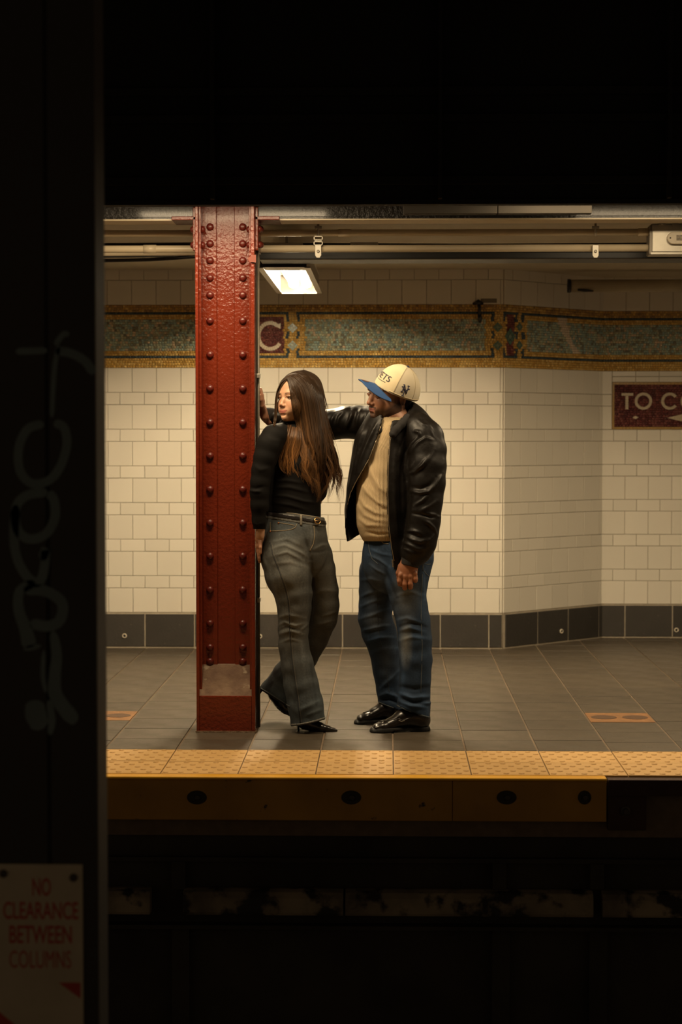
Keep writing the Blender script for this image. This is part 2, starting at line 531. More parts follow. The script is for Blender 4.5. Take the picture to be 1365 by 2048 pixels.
# letter C in the frieze panel beside the column
uc, zc = WB.uz(541, 672)
S = 11.95 / F_PX
q = arc_quads(uc, zc, 27 * S, 29.5 * S, 7.5 * S, R(48), R(325), 26)
t0 = WB.uz(556, 645)
q += [[(uc + 13 * S, zc + 18 * S), (uc + 20.5 * S, zc + 13.5 * S), (uc + 20.8 * S, zc + 25.5 * S), (uc + 18 * S, zc + 24 * S)]]
wall_quads(WB, q, 'frieze_letter', LETTER, roots['wall_back'])
def diamond(wall, px, py, rpx, name='frieze_diamond', narrow=1.0):
    u, zc = wall.uz(px, py)
    r = rpx * S
    qs, ql = [], []
    n = 3
    for i in range(n):
        for j in range(n):
            a, b = (i / n + .02) * 2 - 1, ((i + 1) / n - .02) * 2 - 1
            c, d = (j / n + .02) * 2 - 1, ((j + 1) / n - .02) * 2 - 1
            P = lambda s, t: (u + narrow * r * (s - t) / 2, zc + r * (s + t) / 2)
            (ql if i == 1 and j == 1 else qs).append([P(a, c), P(b, c), P(b, d), P(a, d)])
    o = wall_quads(wall, qs, name, GREENM, roots[wall.name], 0.0125)
    wall_quads(wall, ql, name, GREENL, roots[wall.name], 0.0127)
for py in (656, 691): diamond(WB, 585.7, py, 10.5)
for py in (654.5, 691): diamond(WB, 996, py, 10); diamond(WA, 1037.5, py - 0.5, 9.5)
diamond(WA, 1018.5, 673, 18, narrow=.9)

# ------------------------------------------------------------------ maroon sign
sg = empty('mosaic_sign', WR.at(SIGN_U0, SIGN_Z0))
tag(sg, 'maroon mosaic direction sign with cream letters and arrow on right wall', 'sign')
def sign_col(px, py, r): return pick(MAROON)
o = tesserae(WR, 'sign_field', SIGN_U0 + 0.016, SIGN_U1 - 0.016, SIGN_Z1 - 0.016, 18, (SIGN_Z1 - SIGN_Z0 - 0.032) / 18, 0.021, sign_col, sg)
bq = bar_quads(SIGN_U0 + .002, SIGN_Z1 - .016, SIGN_U1 - .002, SIGN_Z1 - .001, 40) + bar_quads(SIGN_U0 + .002, SIGN_Z0 + .001, SIGN_U1 - .002, SIGN_Z0 + .015, 40)
bq += bar_quads(SIGN_U0 + .002, SIGN_Z0 + .016, SIGN_U0 + .015, SIGN_Z1 - .017, 14, True) + bar_quads(SIGN_U1 - .015, SIGN_Z0 + .016, SIGN_U1 - .002, SIGN_Z1 - .017, 14, True)
wall_quads(WR, bq, 'sign_border', mat('gold_tessera', (0.46, 0.27, 0.07), 0.3, noise=0.5, nscale=40), sg, 0.011)
S2 = 12.62 / F_PX
def su(px, py): return WR.uz(px, py)
a, b = su(1243.3, 791.5), su(1267, 786.3)
q = bar_quads(a[0], a[1], b[0], b[1], 8)
a, b = su(1251.3, 819), su(1257.3, 792)
q += bar_quads(a[0], a[1], b[0], b[1], 8, True)
wall_quads(WR, q, 'sign_letter', LETTER, sg)
u, zc = su(1287.2, 802.4)
wall_quads(WR, arc_quads(u, zc, 17.2 * S2, 17 * S2, 5.6 * S2, 0, 2 * math.pi, 36), 'sign_letter', LETTER, sg)
u, zc = su(1340, 802.4)
wall_quads(WR, arc_quads(u, zc, 17.0 * S2, 17 * S2, 5.6 * S2, R(36), R(324), 29), 'sign_letter', LETTER, sg)
u, zc = su(1379, 802.4)
wall_quads(WR, arc_quads(u, zc, 17.2 * S2, 17 * S2, 5.6 * S2, 0, 2 * math.pi, 36), 'sign_letter', LETTER, sg)
u, zc = su(1271.5, 835)
wall_quads(WR, [[(u - 6*S2, zc), (u, zc - 3.2*S2), (u + 6*S2, zc), (u, zc + 3.2*S2)]], 'sign_dot', LETTER, sg)
u, zc = su(1334.5, 835.7)
qs = []
for i in range(9):
    x0, x1 = 32 * i / 9 + .3, 32 * (i + 1) / 9 - .2
    qs.append([(u + x0*S2, zc - x0*.24*S2), (u + x1*S2, zc - x1*.24*S2), (u + x1*S2, zc + x1*.24*S2), (u + x0*S2, zc + x0*.24*S2)])
qs += bar_quads(u + 32*S2, zc - 2.4*S2, u + 110*S2, zc + 2.4*S2, 20)
wall_quads(WR, qs, 'sign_arrow', LETTER, sg)

# ------------------------------------------------------------------ baseboards
zb1 = Z_ROW0
BT = 0.016
for wl, nm, joints in ((WB, 'baseboard_back', [(px, 1260) for px in (291, 390, 488.5, 587, 685.5, 782.5, 881, 978)]),
                       (WA, 'baseboard_angled', [(1073, 1250), (1134, 1250), (1195, 1250)]),
                       (WR, 'baseboard_right', [(1250, 1250), (1345, 1250)])):
    g = MB()
    e = 0.004
    vs = [wl.at(-0.0 if wl is not WB else 0, 0, 0), wl.at(wl.len, 0, 0)]
    g.v = [tuple(wl.at(0, -.02, .0015)), tuple(wl.at(wl.len, -.02, .0015)), tuple(wl.at(wl.len, zb1, .0015)), tuple(wl.at(0, zb1, .0015)),
           tuple(wl.at(0, -.02, .012)), tuple(wl.at(wl.len, -.02, .012)), tuple(wl.at(wl.len, zb1 - .001, .012)), tuple(wl.at(0, zb1 - .001, .012))]
    g.f = [(4, 5, 6, 7), (0, 4, 7, 3), (1, 2, 6, 5), (3, 7, 6, 2), (0, 1, 5, 4), (0, 3, 2, 1)]
    root = g.build(nm, M_BGROUT()); root['kind'] = 'structure'
    us = sorted([wl.uz(*j)[0] for j in joints])
    p = 0.312
    while us[0] - p > 0: us.insert(0, us[0] - p)
    while us[-1] + p < wl.len: us.append(us[-1] + p)
    us = [0] + us + [wl.len]
    for a, b in zip(us[:-1], us[1:]):
        put_tile(wl, root, a, b, 0.006, zb1 - 0.006, M_BASE(), 'b', t=0.006, joint=0.009, name='base_tile', out=0.012)
    roots[nm] = root
# round white drain collars let into the base tiles
COLLAR = mat('drain_collar', (0.62, 0.55, 0.43), 0.5)
HOLE = mat('drain_hole', (0.006, 0.005, 0.004), 0.9)
for (px, py, wl, nm) in ((250, 1271, WB, 'baseboard_back'), (520.5, 1272, WB, 'baseboard_back'), (1119.5, 1262, WA, 'baseboard_angled'), (1353, 1259.5, WR, 'baseboard_right')):
    u, zc = wl.uz(px, py)
    g = MB()
    prof = [(.0155, 0), (.0155, .005), (.013, .007), (.0085, .006), (.0080, .001)]
    for r_, h in prof:
        for k in range(16):
            w = 2 * math.pi * k / 16
            g.v.append(tuple(wl.at(u + r_ * math.cos(w), zc + r_ * math.sin(w), .017 + h)))
    for i in range(4):
        for k in range(16):
            k2 = (k + 1) % 16
            g.f.append((i*16+k, i*16+k2, (i+1)*16+k2, (i+1)*16+k))
    o = g.build('drain_collar', COLLAR, roots[nm], smooth=True)
    g = MB(); n = 16
    for k in range(16):
        w = 2 * math.pi * k / 16
        g.v.append(tuple(wl.at(u + .0082 * math.cos(w), zc + .0082 * math.sin(w), .0205)))
    g.f.append(tuple(range(16)))
    g.build('drain_hole', HOLE, o)

# ------------------------------------------------------------------ platform floor
g = MB()
g.box((X_L, Y_EDGE + .03, -.25), (X_R, Y_WALL2 + .3, -.004))
floor = g.build('floor', M_FGROUT()); floor['kind'] = 'structure'; floor['label'] = 'dark slate tiled station platform floor'
FP, FD = 0.3118, 0.2935
FX0 = 0.338
i0 = math.floor((X_L - FX0) / FP); i1 = math.ceil((X_R - FX0) / FP)
FT = {}
def floor_tile(x0, x1, y0, y1, name='floor_tile'):
    if y1 - y0 < .02: return
    w, d = x1 - x0 - .0075, y1 - y0 - .0030
    k = (round(w, 3), round(d, 3))
    if k not in FT:
        c = .002
        v = [(0, 0, -.004), (w, 0, -.004), (w, d, -.004), (0, d, -.004), (c, c, 0), (w-c, c, 0), (w-c, d-c, 0), (c, d-c, 0)]
        me = bpy.data.meshes.new('floor_tile'); me.from_pydata(v, [], [(4, 5, 6, 7), (0, 1, 5, 4), (1, 2, 6, 5), (2, 3, 7, 6), (3, 0, 4, 7)])
        me.materials.append(M_FLOOR()); me.update(); FT[k] = me
    o = bpy.data.objects.new(name, FT[k]); o.location = (x0 + .00375, y0 + .0015, random.uniform(-.0006, .0006))
    o.rotation_euler = (random.uniform(-.0015, .0015), random.uniform(-.002, .002), 0)
    COL.objects.link(o); o.parent = floor
def wall_y(x):
    if x < C1.x: return Y_WALL
    if x < C2.x: return Y_WALL + (x - C1.x) / (C2.x - C1.x) * (Y_WALL2 - Y_WALL)
    return Y_WALL2
PLATES = []
for i in range(i0, i1):
    x0, x1 = FX0 + i * FP, FX0 + (i + 1) * FP
    x0c, x1c = max(x0, X_L), min(x1, X_R)
    ymax = max(wall_y(x0c), wall_y(x1c))
    y = 8.305 + random.uniform(-.008, .008)
    ys = [Y_STRIP]
    while y < ymax:
        if y > Y_STRIP + .01: ys.append(y)
        y += FD
    ys.append(ymax)
    # the floor plates take half a tile
    for (px, py) in ((1240, 1437), (226, 1432)):
        q = WZ(px, py, 0)
        if x0 < q.x < x1:
            PLATES.append((x0, x1, 8.845, 9.14)); ys = [Y_STRIP, 8.26, 8.552, 8.845] + [9.14 + .2935 * k for k in range(20) if 9.14 + .2935 * k < ymax] + [ymax]
    for a, b in zip(ys[:-1], ys[1:]):
        if any(abs(a - p[2]) < 1e-4 and abs(x0 - p[0]) < 1e-4 for p in PLATES): continue
        floor_tile(x0c, x1c, a, b)
for k, (x0, x1, y0, y1) in enumerate(PLATES):
    c = ((x0 + x1) / 2, (y0 + y1) / 2, -.004)
    rt = empty('floor_access_plate', c)
    tag(rt, 'square brown metal plate in the floor ' + ('right of the man' if c[0] > 0 else 'left of the red column'), 'floor plate', 'metal floor plates')
    MB().box((x0 + .004, y0 + .004, -.004), (x1 - .004, y1 - .004, .0012)).build('plate', M_BRASS(), rt, bevel=.001)
    for dx in (-.075, .075):
        MB().lathe([(.062, 0), (.062, .001), (.055, .0016), (.03, .0012)], (c[0] + dx, c[1], .0012), 'z', 24).build('worn_disc', mat('worn_disc', (.12, .06, .028), .55, metal=.2, noise=.6, nscale=40), rt)

# ------------------------------------------------------------------ yellow tactile strip
SP = FP
dome = MB()
def tactile_mesh(w, d):
    g = MB()
    g.box((0, 0, -.01), (w, d, .002))
    nx, ny = 5, 5
    seg = 8
    for j in range(2 * ny):
        for i in range(nx):
            if j % 2: continue
            cx, cy = w * (i + .25 + .5 * ((j // 2) % 2)) / nx, d * (j / 2 + .5) / ny
            n = len(g.v)
            for r_, h in ((.0125, .002), (.0110, .0045), (.0065, .0062)):
                for k in range(seg):
                    t = 2 * math.pi * k / seg
                    g.v.append((cx + r_ * math.cos(t), cy + r_ * math.sin(t), h))
            for k in range(seg):
                k2 = (k + 1) % seg
                g.f.append((n + k, n + k2, n + seg + k2, n + seg + k)); g.f.append((n + seg + k, n + seg + k2, n + 2 * seg + k2, n + 2 * seg + k))
            g.f.append(tuple(n + 2 * seg + k for k in range(seg)))
    me = g.mesh('tactile_tile'); me.materials.append(M_YELLOW())
    return me
g = MB(); g.box((X_L, Y_EDGE + .012, -.06), (X_R, Y_STRIP - .006, -.006))
strip = g.build('tactile_strip', mat('strip_bed', (.10, .065, .03), .9))
strip['kind'] = 'structure'; strip['label'] = 'yellow bumpy warning strip along the platform edge'
TW, TD = SP - .005, (Y_STRIP - Y_EDGE - .03) / 2
tm = tactile_mesh(TW, TD - .004)
for i in range(i0, i1):
    for j in range(2):
        o = bpy.data.objects.new('tactile_tile', tm)
        o.location = (FX0 + i * SP + .0025, Y_EDGE + .018 + j * TD, random.uniform(-.001, .0005))
        COL.objects.link(o); o.parent = strip

# ------------------------------------------------------------------ rub board under the edge
xe = W(1212, 1600, Y_EDGE).x
zb = W(700, 1637, Y_EDGE).z
rb = empty('rub_board', (0, Y_EDGE, zb))
tag(rb, 'scuffed yellow rub board along the platform edge under the bumpy strip', 'rub board')
jx = [X_L, W(905, 1600, Y_EDGE).x, xe]
for a, b in zip(jx[:-1], jx[1:]):
    MB().box((a, Y_EDGE - .045, zb), (b - .0015, Y_EDGE + .01, -.012)).build('board', M_BOARD(), rb, bevel=.004)
MB().box((X_L, Y_EDGE - .05, -.012), (xe, Y_EDGE + .016, .001)).build('nosing', mat('nosing_yellow', (.72, .37, .012), .4, noise=.4, nscale=8, col2=(.45, .2, .02)), rb, bevel=.005)
RIM = mat('bolt_recess', (.035, .024, .012), .8, noise=.5, nscale=60)
STEEL = mat('dark_steel', (.07, .055, .04), .5, metal=.5, noise=.5, nscale=50)
for px in (394, 703, 1014, 1170, 85, -224):
    q = W(px, 1595, Y_EDGE - .045)
    s = 1.5 if px != 1170 else 1.0
    g = MB(); n = 20
    for (r_, h) in ((.0285, .001), (.026, -.004), (.021, -.002)):
        for k in range(n):
            t = 2 * math.pi * k / n
            g.v.append((q.x + r_ * s * .95 * math.cos(t), Y_EDGE - .045 + h, q.z + r_ * math.sin(t)))
    for i in range(2):
        for k in range(n):
            k2 = (k + 1) % n
            g.f.append((i*n+k, i*n+k2, (i+1)*n+k2, (i+1)*n+k))
    g.f.append(tuple(2*n + k for k in range(n)))
    o = g.build('bolt_recess', RIM, rb)
    MB().lathe([(.0125, .002), (.0125, -.006), (.010, -.009), (.004, -.0095)], (q.x + .003, Y_EDGE - .047, q.z), 'y', 6).build('bolt', STEEL, o)
# dark end of the edge with a hanging bracket
xr0, xr1 = W(1215, 1600, Y_EDGE).x, W(1292, 1600, Y_EDGE).x
eg = empty('edge_bracket', (xr0, Y_EDGE, W(1250, 1658, Y_EDGE).z))
tag(eg, 'dark rusty bracket plate under the platform edge at the end of the yellow board', 'bracket')
RUSTD = mat('dark_rust', (.055, .024, .014), .8, noise=.6, nscale=14)
MB().box((xr0, Y_EDGE - .03, W(1250, 1658, Y_EDGE).z), (xr1, Y_EDGE + .01, W(1250, 1588, Y_EDGE).z)).build('plate', RUSTD, eg, bevel=.003)
q = W(1252, 1622, Y_EDGE - .03)
MB().lathe([(.020, .002), (.020, -.005), (.012, -.007), (.010, -.014)], (q.x, Y_EDGE - .03, q.z), 'y', 12).build('bolt', STEEL, eg)
MB().box((xr0, Y_EDGE - .042, W(1250, 1588, Y_EDGE).z), (X_R, Y_EDGE + .012, -.006)).build('trim_1', RUSTD)['kind'] = 'structure'

# ------------------------------------------------------------------ wall under the platform
uw = MB()
uw.box((X_L, Y_EDGE + .06, -1.45), (X_R, Y_EDGE + .5, -.06))
wf = uw.build('wall_front', M_SOOT()); wf['kind'] = 'structure'; wf['label'] = 'black sooty concrete face below the platform edge'
Yf = Y_EDGE + .06
zl = W(700, 1716, Yf).z
MB().box((X_L, Yf - .03, zl - .012), (X_R, Yf + .01, zl + .006)).build('trim_2', M_SOOT())['kind'] = 'structure'
z2 = W(700, 1848, Yf).z
MB().box((X_L, Yf - .05, z2 - .012), (X_R, Yf + .01, z2 + .004)).build('trim_3', M_SOOT())['kind'] = 'structure'
du = empty('cable_duct', (0, Yf, W(700, 1832, Yf).z))
tag(du, 'grimy pale duct running along the dark wall below the platform', 'duct')
DUCT = mat('grimy_duct', (.30, .24, .16), .8, noise=.9, nscale=6, col2=(.05, .04, .03), spots=(.016, .013, .010), sscale=11, sthr=.50, ssoft=.10, bump=.3, bscale=30)
ds = [(-700, 300), (366, 687), (691, 1188), (1206, 1700)]
for a, b in ds:
    xa, xb = W(a, 1800, Yf - .07).x, W(b, 1800, Yf - .07).x
    zt, zbm = W(700, 1783, Yf - .07).z, W(700, 1832, Yf - .07).z
    g = MB(); n = 8
    prof = [(Yf - .005, zbm), (Yf - .07, zbm), (Yf - .075, zbm + .012), (Yf - .07, zt - .03), (Yf - .055, zt - .008), (Yf - .03, zt), (Yf - .005, zt)]
    g.prism([(p[0], p[1]) for p in prof], 'x', xa, xb)
    g.build('duct_section', DUCT, du, bevel=.003)
for px in (985, 345, 1180):
    a = W(px, 1700, Yf).x
    pb = MB().box((a, Yf - .035, W(px, 1775, Yf).z), (a + .055, Yf + .005, zl - .012)).build('trim_4', M_SOOT()); pb['kind'] = 'structure'
    pb = MB().box((a, Yf - .03, -1.3), (a + .07, Yf + .005, z2 - .012)).build('trim_4', M_SOOT()); pb['kind'] = 'structure'
tb = MB(); tb.box((X_L - 1.5, -2.0, -1.6), (X_R + 1.5, Yf, -1.42))
o = tb.build('ground', M_SOOT()); o['kind'] = 'structure'; o['label'] = 'black track bed below the platform'

# ------------------------------------------------------------------ ceilings and girders
MB().box((X_L, 8.73, Z_CEIL), (X_R, Y_WALL2 + .3, Z_CEIL + .2)).build('ceiling', M_PLASTER())['kind'] = 'structure'
MB().box((X_L, Y_EDGE + .11, 2.52), (X_R, 8.56, 2.7)).build('ceiling', mat('dark_plaster', (.30, .25, .18), .8, noise=.5, nscale=3))['kind'] = 'structure'
# black girder above the track edge
ZG = W(700, 412.5, 7.53).z
gd = empty('edge_girder', (0, 7.4, ZG))
tag(gd, 'black steel girder crossing the whole top of the view above the track', 'girder')
MB().box((X_L - 1, 7.47, ZG), (X_R + 1, 7.53, ZG + .018)).build('bottom_flange', M_DARK(), gd)
MB().box((X_L - 1, 7.49, ZG + .018), (X_R + 1, 7.53, 3.295)).build('web', M_DARK(), gd)
for py in (365, 240, 185):
    zz = W(700, py, 7.4).z
    MB().box((X_L - 1, 7.45, zz), (X_R + 1, 7.49, zz + .03)).build('stiffener', M_DARK(), gd)
for k in range(-4, 5):
    MB().box((k * .9 + .2, 7.42, ZG + .018), (k * .9 + .215, 7.49, 3.295)).build('rib', M_DARK(), gd)
MB().box((X_L - 1.5, -2.0, 3.3), (X_R + 1.5, 7.62, 3.5)).build('ceiling', M_DARK())['kind'] = 'structure'
# =================================================================== RED COLUMN
YF0, YF1, YWEB = 8.50, 8.79, 8.635
xl0, xl1 = W(391.5, 900, YF0).x, W(397.5, 900, YF0).x
xr0, xr1 = W(502.5, 900, YF0).x, W(510.0, 900, YF0).x
ZTOP = 2.52
col = empty('steel_column', ((xl0 + xr1) / 2, YWEB, 0))
tag(col, 'dark red riveted steel column the woman leans against', 'column')
RED = M_RED()
MB().box((xl0, YF0, 0), (xl1, YF1, ZTOP)).build('flange', RED, col, bevel=.003)
MB().box((xr0, YF0, 0), (xr1, YF1, ZTOP)).build('flange', RED, col, bevel=.003)
MB().box((xl1, YWEB, 0), (xr0, YWEB + .018, ZTOP)).build('web', RED, col)
xa, xb = W(435, 900, YWEB).x, W(470, 900, YWEB).x
# riveted angle legs lying on the web, one each side, and the outstanding legs on the flanges
MB().box((xl1, YWEB - .012, 0), (xa, YWEB, ZTOP)).build('angle', RED, col, bevel=.003)
MB().box((xb, YWEB - .012, 0), (xr0, YWEB, ZTOP)).build('angle', RED, col, bevel=.003)
MB().box((xl1, YF0 + .03, 0), (xl1 + .010, YWEB, ZTOP)).build('angle', RED, col, bevel=.002)
MB().box((xr0 - .010, YF0 + .03, 0), (xr0, YWEB, ZTOP)).build('angle', RED, col, bevel=.002)
rv = MB(); rv.lathe([(.0175, 0), (.0170, -.006), (.0140, -.0115), (.0090, -.0150), (.0035, -.0162)], (0, 0, 0), 'y', 14)
rvm = rv.mesh('rivet'); rvm.materials.append(mat('red_rivet_paint', (.11, .012, .007), .38, coat=.2, bump=.3, bscale=120, bdist=.004, spots=(.10, .055, .03), sscale=60, sthr=.62)); rvm.shade_smooth()
for py in (454, 487.5, 521, 555.5, 590, 641.5, 709.5, 777, 845, 912, 979, 1046, 1112.5, 1180, 1247, 1295, 1323):
    for px in (420.5, 486):
        q = W(px, py, YWEB - .012)
        o = bpy.data.objects.new('rivet', rvm); o.location = q
        COL.objects.link(o); o.parent = col
        o.matrix_parent_inverse = Matrix.Translation(-Vector(col.location))
# concrete filled foot
zf, zs = WZ(0, 0, 0).z, 0
zt = W(450, 1392, YF0).z; zs = W(450, 1328, YWEB - .012).z
MB().box((xl1, YF0 + .002, 0), (xr0, YWEB - .0, zt)).build('foot_plate', RED, col, bevel=.003)
g = MB()
g.prism([(YF0 + .006, zt - .002), (YWEB - .001, zt - .002), (YWEB - .001, zs), (YWEB - .02, zs - .004)], 'x', xl1, xr0)
g.build('filler', M_RUST(), col)
MB().box((xl0 - .004, YF0 - .006, 0), (xr1 + .004, YF1 + .006, .006)).build('grout_bed', mat('dirty_grout', (.22, .14, .08), .95, noise=.7, nscale=40, bump=.8, bscale=60), col)
# brackets carrying the girder
zbr = W(450, 443, YWEB).z
zbb = W(450, 505, YWEB).z
YB0, YB1 = 8.56, 8.74
for sx in (-1, 1):
    xo = xl0 if sx < 0 else xr1
    e = W(344 if sx < 0 else 560, 436, YB0).x
    MB().box((min(xo, xo + sx * .014), YB0 - .02, zbb), (max(xo, xo + sx * .014), YB1, 2.39)).build('bracket_leg', RED, col, bevel=.003)
    MB().box((min(xo, e), YB0 - .02, zbr - .004), (max(xo, e), YB1, zbr + .013)).build('bracket_shelf', RED, col, bevel=.003)
    for py in (459, 490):
        for yy in (8.58, 8.69):
            zz = W(450, py, yy).z
            g = MB(); pr = [(.0165, 0), (.016, .006), (.012, .012), (.005, .0155)]
            g.lathe([(r_, sx * h) for r_, h in pr], (xo + sx * .014, yy, zz), 'x', 12)
            g.build('rivet', rvm.materials[0], col, smooth=True)
            g = MB(); g.lathe([(r_, -sx * h) for r_, h in pr], (xl1 + .010 if sx < 0 else xr0 - .010, yy, zz), 'x', 12)
            if yy < 8.6: g.build('rivet', rvm.materials[0], col, smooth=True)
# small hanger tab on the right flange
q = W(503, 519, YF0)
MB().prism([(q.x - .017, q.z + .004), (q.x + .008, q.z + .02), (q.x + .022, q.z + .02), (q.x + .022, q.z - .014), (q.x - .006, q.z - .012)], 'y', YF0 - .012, YF0 - .008).build('hanger_tab', mat('faded_red', (.17, .03, .012), .5), col)

# vertical conduit strapped to the right flange
x0 = xr1; YC = 8.60
cd = empty('wall_conduit', (x0, YC, 0))
tag(cd, 'thin grey vertical conduit clinging to the right side of the red column', 'conduit')
MB().box((x0 + .0005, YC - .02, 0.008), (x0 + .004, YC + .045, 2.24)).build('channel', mat('grey_conduit', (.055, .045, .035), .5, metal=.3, noise=.5, nscale=16), cd, bevel=.001)
MB().tube([(x0 + .0095, YC + .012, .008), (x0 + .0095, YC + .012, 2.24)], .0055, 8).build('pipe', mat('pale_conduit', (.20, .17, .13), .45, metal=.3, noise=.6, nscale=25, col2=(.08, .07, .055)), cd, smooth=True)
for py in (752, 990, 1200):
    zz = W(517, py, YC).z
    MB().box((x0 + .002, YC - .016, zz - .010), (x0 + .017, YC + .04, zz + .010)).build('strap', M_GALV(), cd, bevel=.002)

# =================================================================== GIRDER ON THE COLUMNS
zg = W(700, 440, 8.56).z
gb = empty('platform_girder', (0, 8.6, zg))
tag(gb, 'glossy black girder framing into the top of the red column', 'girder')
xs_l, xs_r = xl0 - .012, xr1 + .012
for a, b in ((X_L, xs_l), (xs_r, X_R)):
    MB().box((a, 8.563, zg + .006), (b, 8.72, zg + .014)).build('bottom_flange', M_BLACKP(), gb)
    MB().box((a, 8.560, zg), (b, 8.72, zg + .006)).build('cream_soffit', M_CREAM(), gb)
    MB().box((a, 8.567, zg + .014), (b, 8.72, 2.515)).build('casing', M_BLACKP(), gb, bevel=.003)
# flat lamp housing hung just before the girder, only its lower lip shows
hs = empty('lamp_housing', W(1000, 427, 8.2))
tag(hs, 'long cream lip of a lamp housing before the black girder, above the man', 'lamp housing')
xa, xb, xm = W(807, 420, 8.2).x, W(1185, 420, 8.2).x, W(996, 420, 8.2).x
zh = W(1000, 427, 8.2).z
for a, b in ((xa, xm - .0015), (xm + .0015, xb)):
    MB().box((a, 8.2, zh), (b, 8.26, 2.52)).build('housing_lip', mat('housing_cream', (.026, .020, .012), .8, noise=.4, nscale=9), hs, bevel=.003)

# =================================================================== CONDUITS
def pipe(name, label, pts, r, m, cat='pipe', coll=()):
    rt = empty(name, pts[0])
    tag(rt, label, cat, 'overhead conduits')
    MB().tube(pts, r, 14).build('pipe', m, rt, smooth=True)
    for x, y, zz in coll:
        MB().tube([(x - .03, y, zz), (x + .03, y, zz)], r * 1.17, 14).build('coupling', m, rt, smooth=True)
    return rt
YP = 8.83
CREAM = M_CREAM()
def H(px, py, Y): return W(px, py, Y)
p = H(600, 466.0, YP); xj = H(1303, 466, YP).x
pipe('conduit', 'upper cream conduit running under the girder to the junction box', [(X_L, YP, p.z), (xj, YP, p.z)], 0.0158, CREAM, coll=[(H(1290, 466, YP).x, YP, p.z), (H(690, 466, YP).x, YP, p.z)])
p2 = H(600, 497.5, YP)
pipe('conduit', 'lower cream conduit running below its twin to the junction box', [(X_L, YP, p2.z), (xj, YP, p2.z)], 0.0172, CREAM, coll=[(H(300, 497, YP).x, YP, p2.z)])
p3 = H(300, 509.5, 9.0)
pipe('thin_conduit', 'thin cream conduit left of the red column below the two cream pipes', [(X_L, 9.0, p3.z), (H(392, 507.5, 9.0).x, 9.0, p3.z + .004)], 0.0085, CREAM)
ct = empty('cable_tray', (0, 9.05, H(600, 519, 9.05).z))
tag(ct, 'black cable tray behind the cream conduits along the ceiling', 'cable tray')
zt0, zt1 = H(600, 520, 9.05).z, H(600, 507, 9.05).z
xt = H(520, 510, 9.05).x
MB().box((xt, 9.05, zt0), (X_R, 9.25, zt0 + .006)).build('tray_floor', M_CABLE(), ct)
MB().box((xt, 9.04, zt0), (X_R, 9.05, zt1)).build('tray_lip', M_CABLE(), ct)
MB().box((xt, 9.036, zt0), (X_R, 9.04, zt0 + .004)).build('tray_edge', mat('grimy_edge', (.16, .13, .09), .5), ct)
for k, (yy, zz) in enumerate(((9.09, .03), (9.14, .03), (9.19, .035), (9.11, .065), (9.17, .07))):
    MB().tube([(X_L + .0, yy, zt0 + zz), (-.9, yy, zt0 + zz + .01), (0.4, yy, zt0 + zz), (X_R, yy, zt0 + zz + .01)], .017, 8).build('cable', M_CABLE(), ct, smooth=True)
sag = empty('sagging_cable', H(215, 521, 9.02))
tag(sag, 'black cable sagging below the conduits left of the column', 'cable')
MB().tube([H(px, py, 9.02) for px, py in ((-300, 514), (100, 523), (230, 521), (300, 519.5), (350, 516.5), (400, 512.5), (440, 511))], .0085, 8).build('cable', M_CABLE(), sag, smooth=True)
# pale strut lengths between the conduits
for (a, b, py, lab) in ((527, 606, 488.5, 'short galvanised strut between the conduits right of the column'), (701, 757, 487, 'short galvanised strut between the conduits above the cap')):
    A, B = H(a, py, 9.0), H(b, py, 9.0)
    st = tag(MB().box((A.x, 9.0, A.z - .006), (B.x, 9.03, A.z + .006)).build('strut', M_GALV(), bevel=.002), lab, 'strut')
# beam clamp with two square rings
def clamp(px, lab, full=True):
    c0 = H(px, 480, YP - .02)
    rt = empty('pipe_hanger', (c0.x, YP - .02, H(px, 515, YP).z))
    tag(rt, lab, 'pipe hanger', 'conduit hangers')
    m = M_GALV()
    yy = YP - .026
    z_ = lambda py: H(px, py, yy).z
    MB().tube([(c0.x, yy, z_(447)), (c0.x, yy, z_(472))], .0055, 8).build('rod', m, rt, smooth=True)
    MB().box((c0.x - .017, yy - .006, z_(458)), (c0.x + .017, yy + .006, z_(452))).build('beam_clip', m, rt, bevel=.002)
    if full:
        for za, zb_ in ((481, 472), (491, 482)):
            g = MB(); w, t = .021, .004
            g.box((c0.x - w, yy - .006, z_(za)), (c0.x - w + t, yy + .004, z_(zb_))).box((c0.x + w - t, yy - .006, z_(za)), (c0.x + w, yy + .004, z_(zb_)))
            g.box((c0.x - w, yy - .006, z_(za)), (c0.x + w, yy + .004, z_(za) + t)).box((c0.x - w, yy - .006, z_(zb_) - t), (c0.x + w, yy + .004, z_(zb_)))
            g.build('clip_ring', m, rt)
    g = MB()
    g.prism([(c0.x - .015, z_(490)), (c0.x - .015, z_(511)), (c0.x - .008, z_(516)), (c0.x + .008, z_(516)), (c0.x + .015, z_(511)), (c0.x + .015, z_(490))], 'y', yy - .009, yy - .002)
    g.build('strap', m, rt, bevel=.0015)
    MB().lathe([(.007, 0), (.007, -.005), (.003, -.007)], (c0.x, yy - .009, z_(503)), 'y', 8).build('bolt', m, rt)
clamp(637, 'pale steel hanger with square rings on the conduits above the lamp')
clamp(1191.5, 'plain steel strap hanger on the conduits left of the junction box', False)
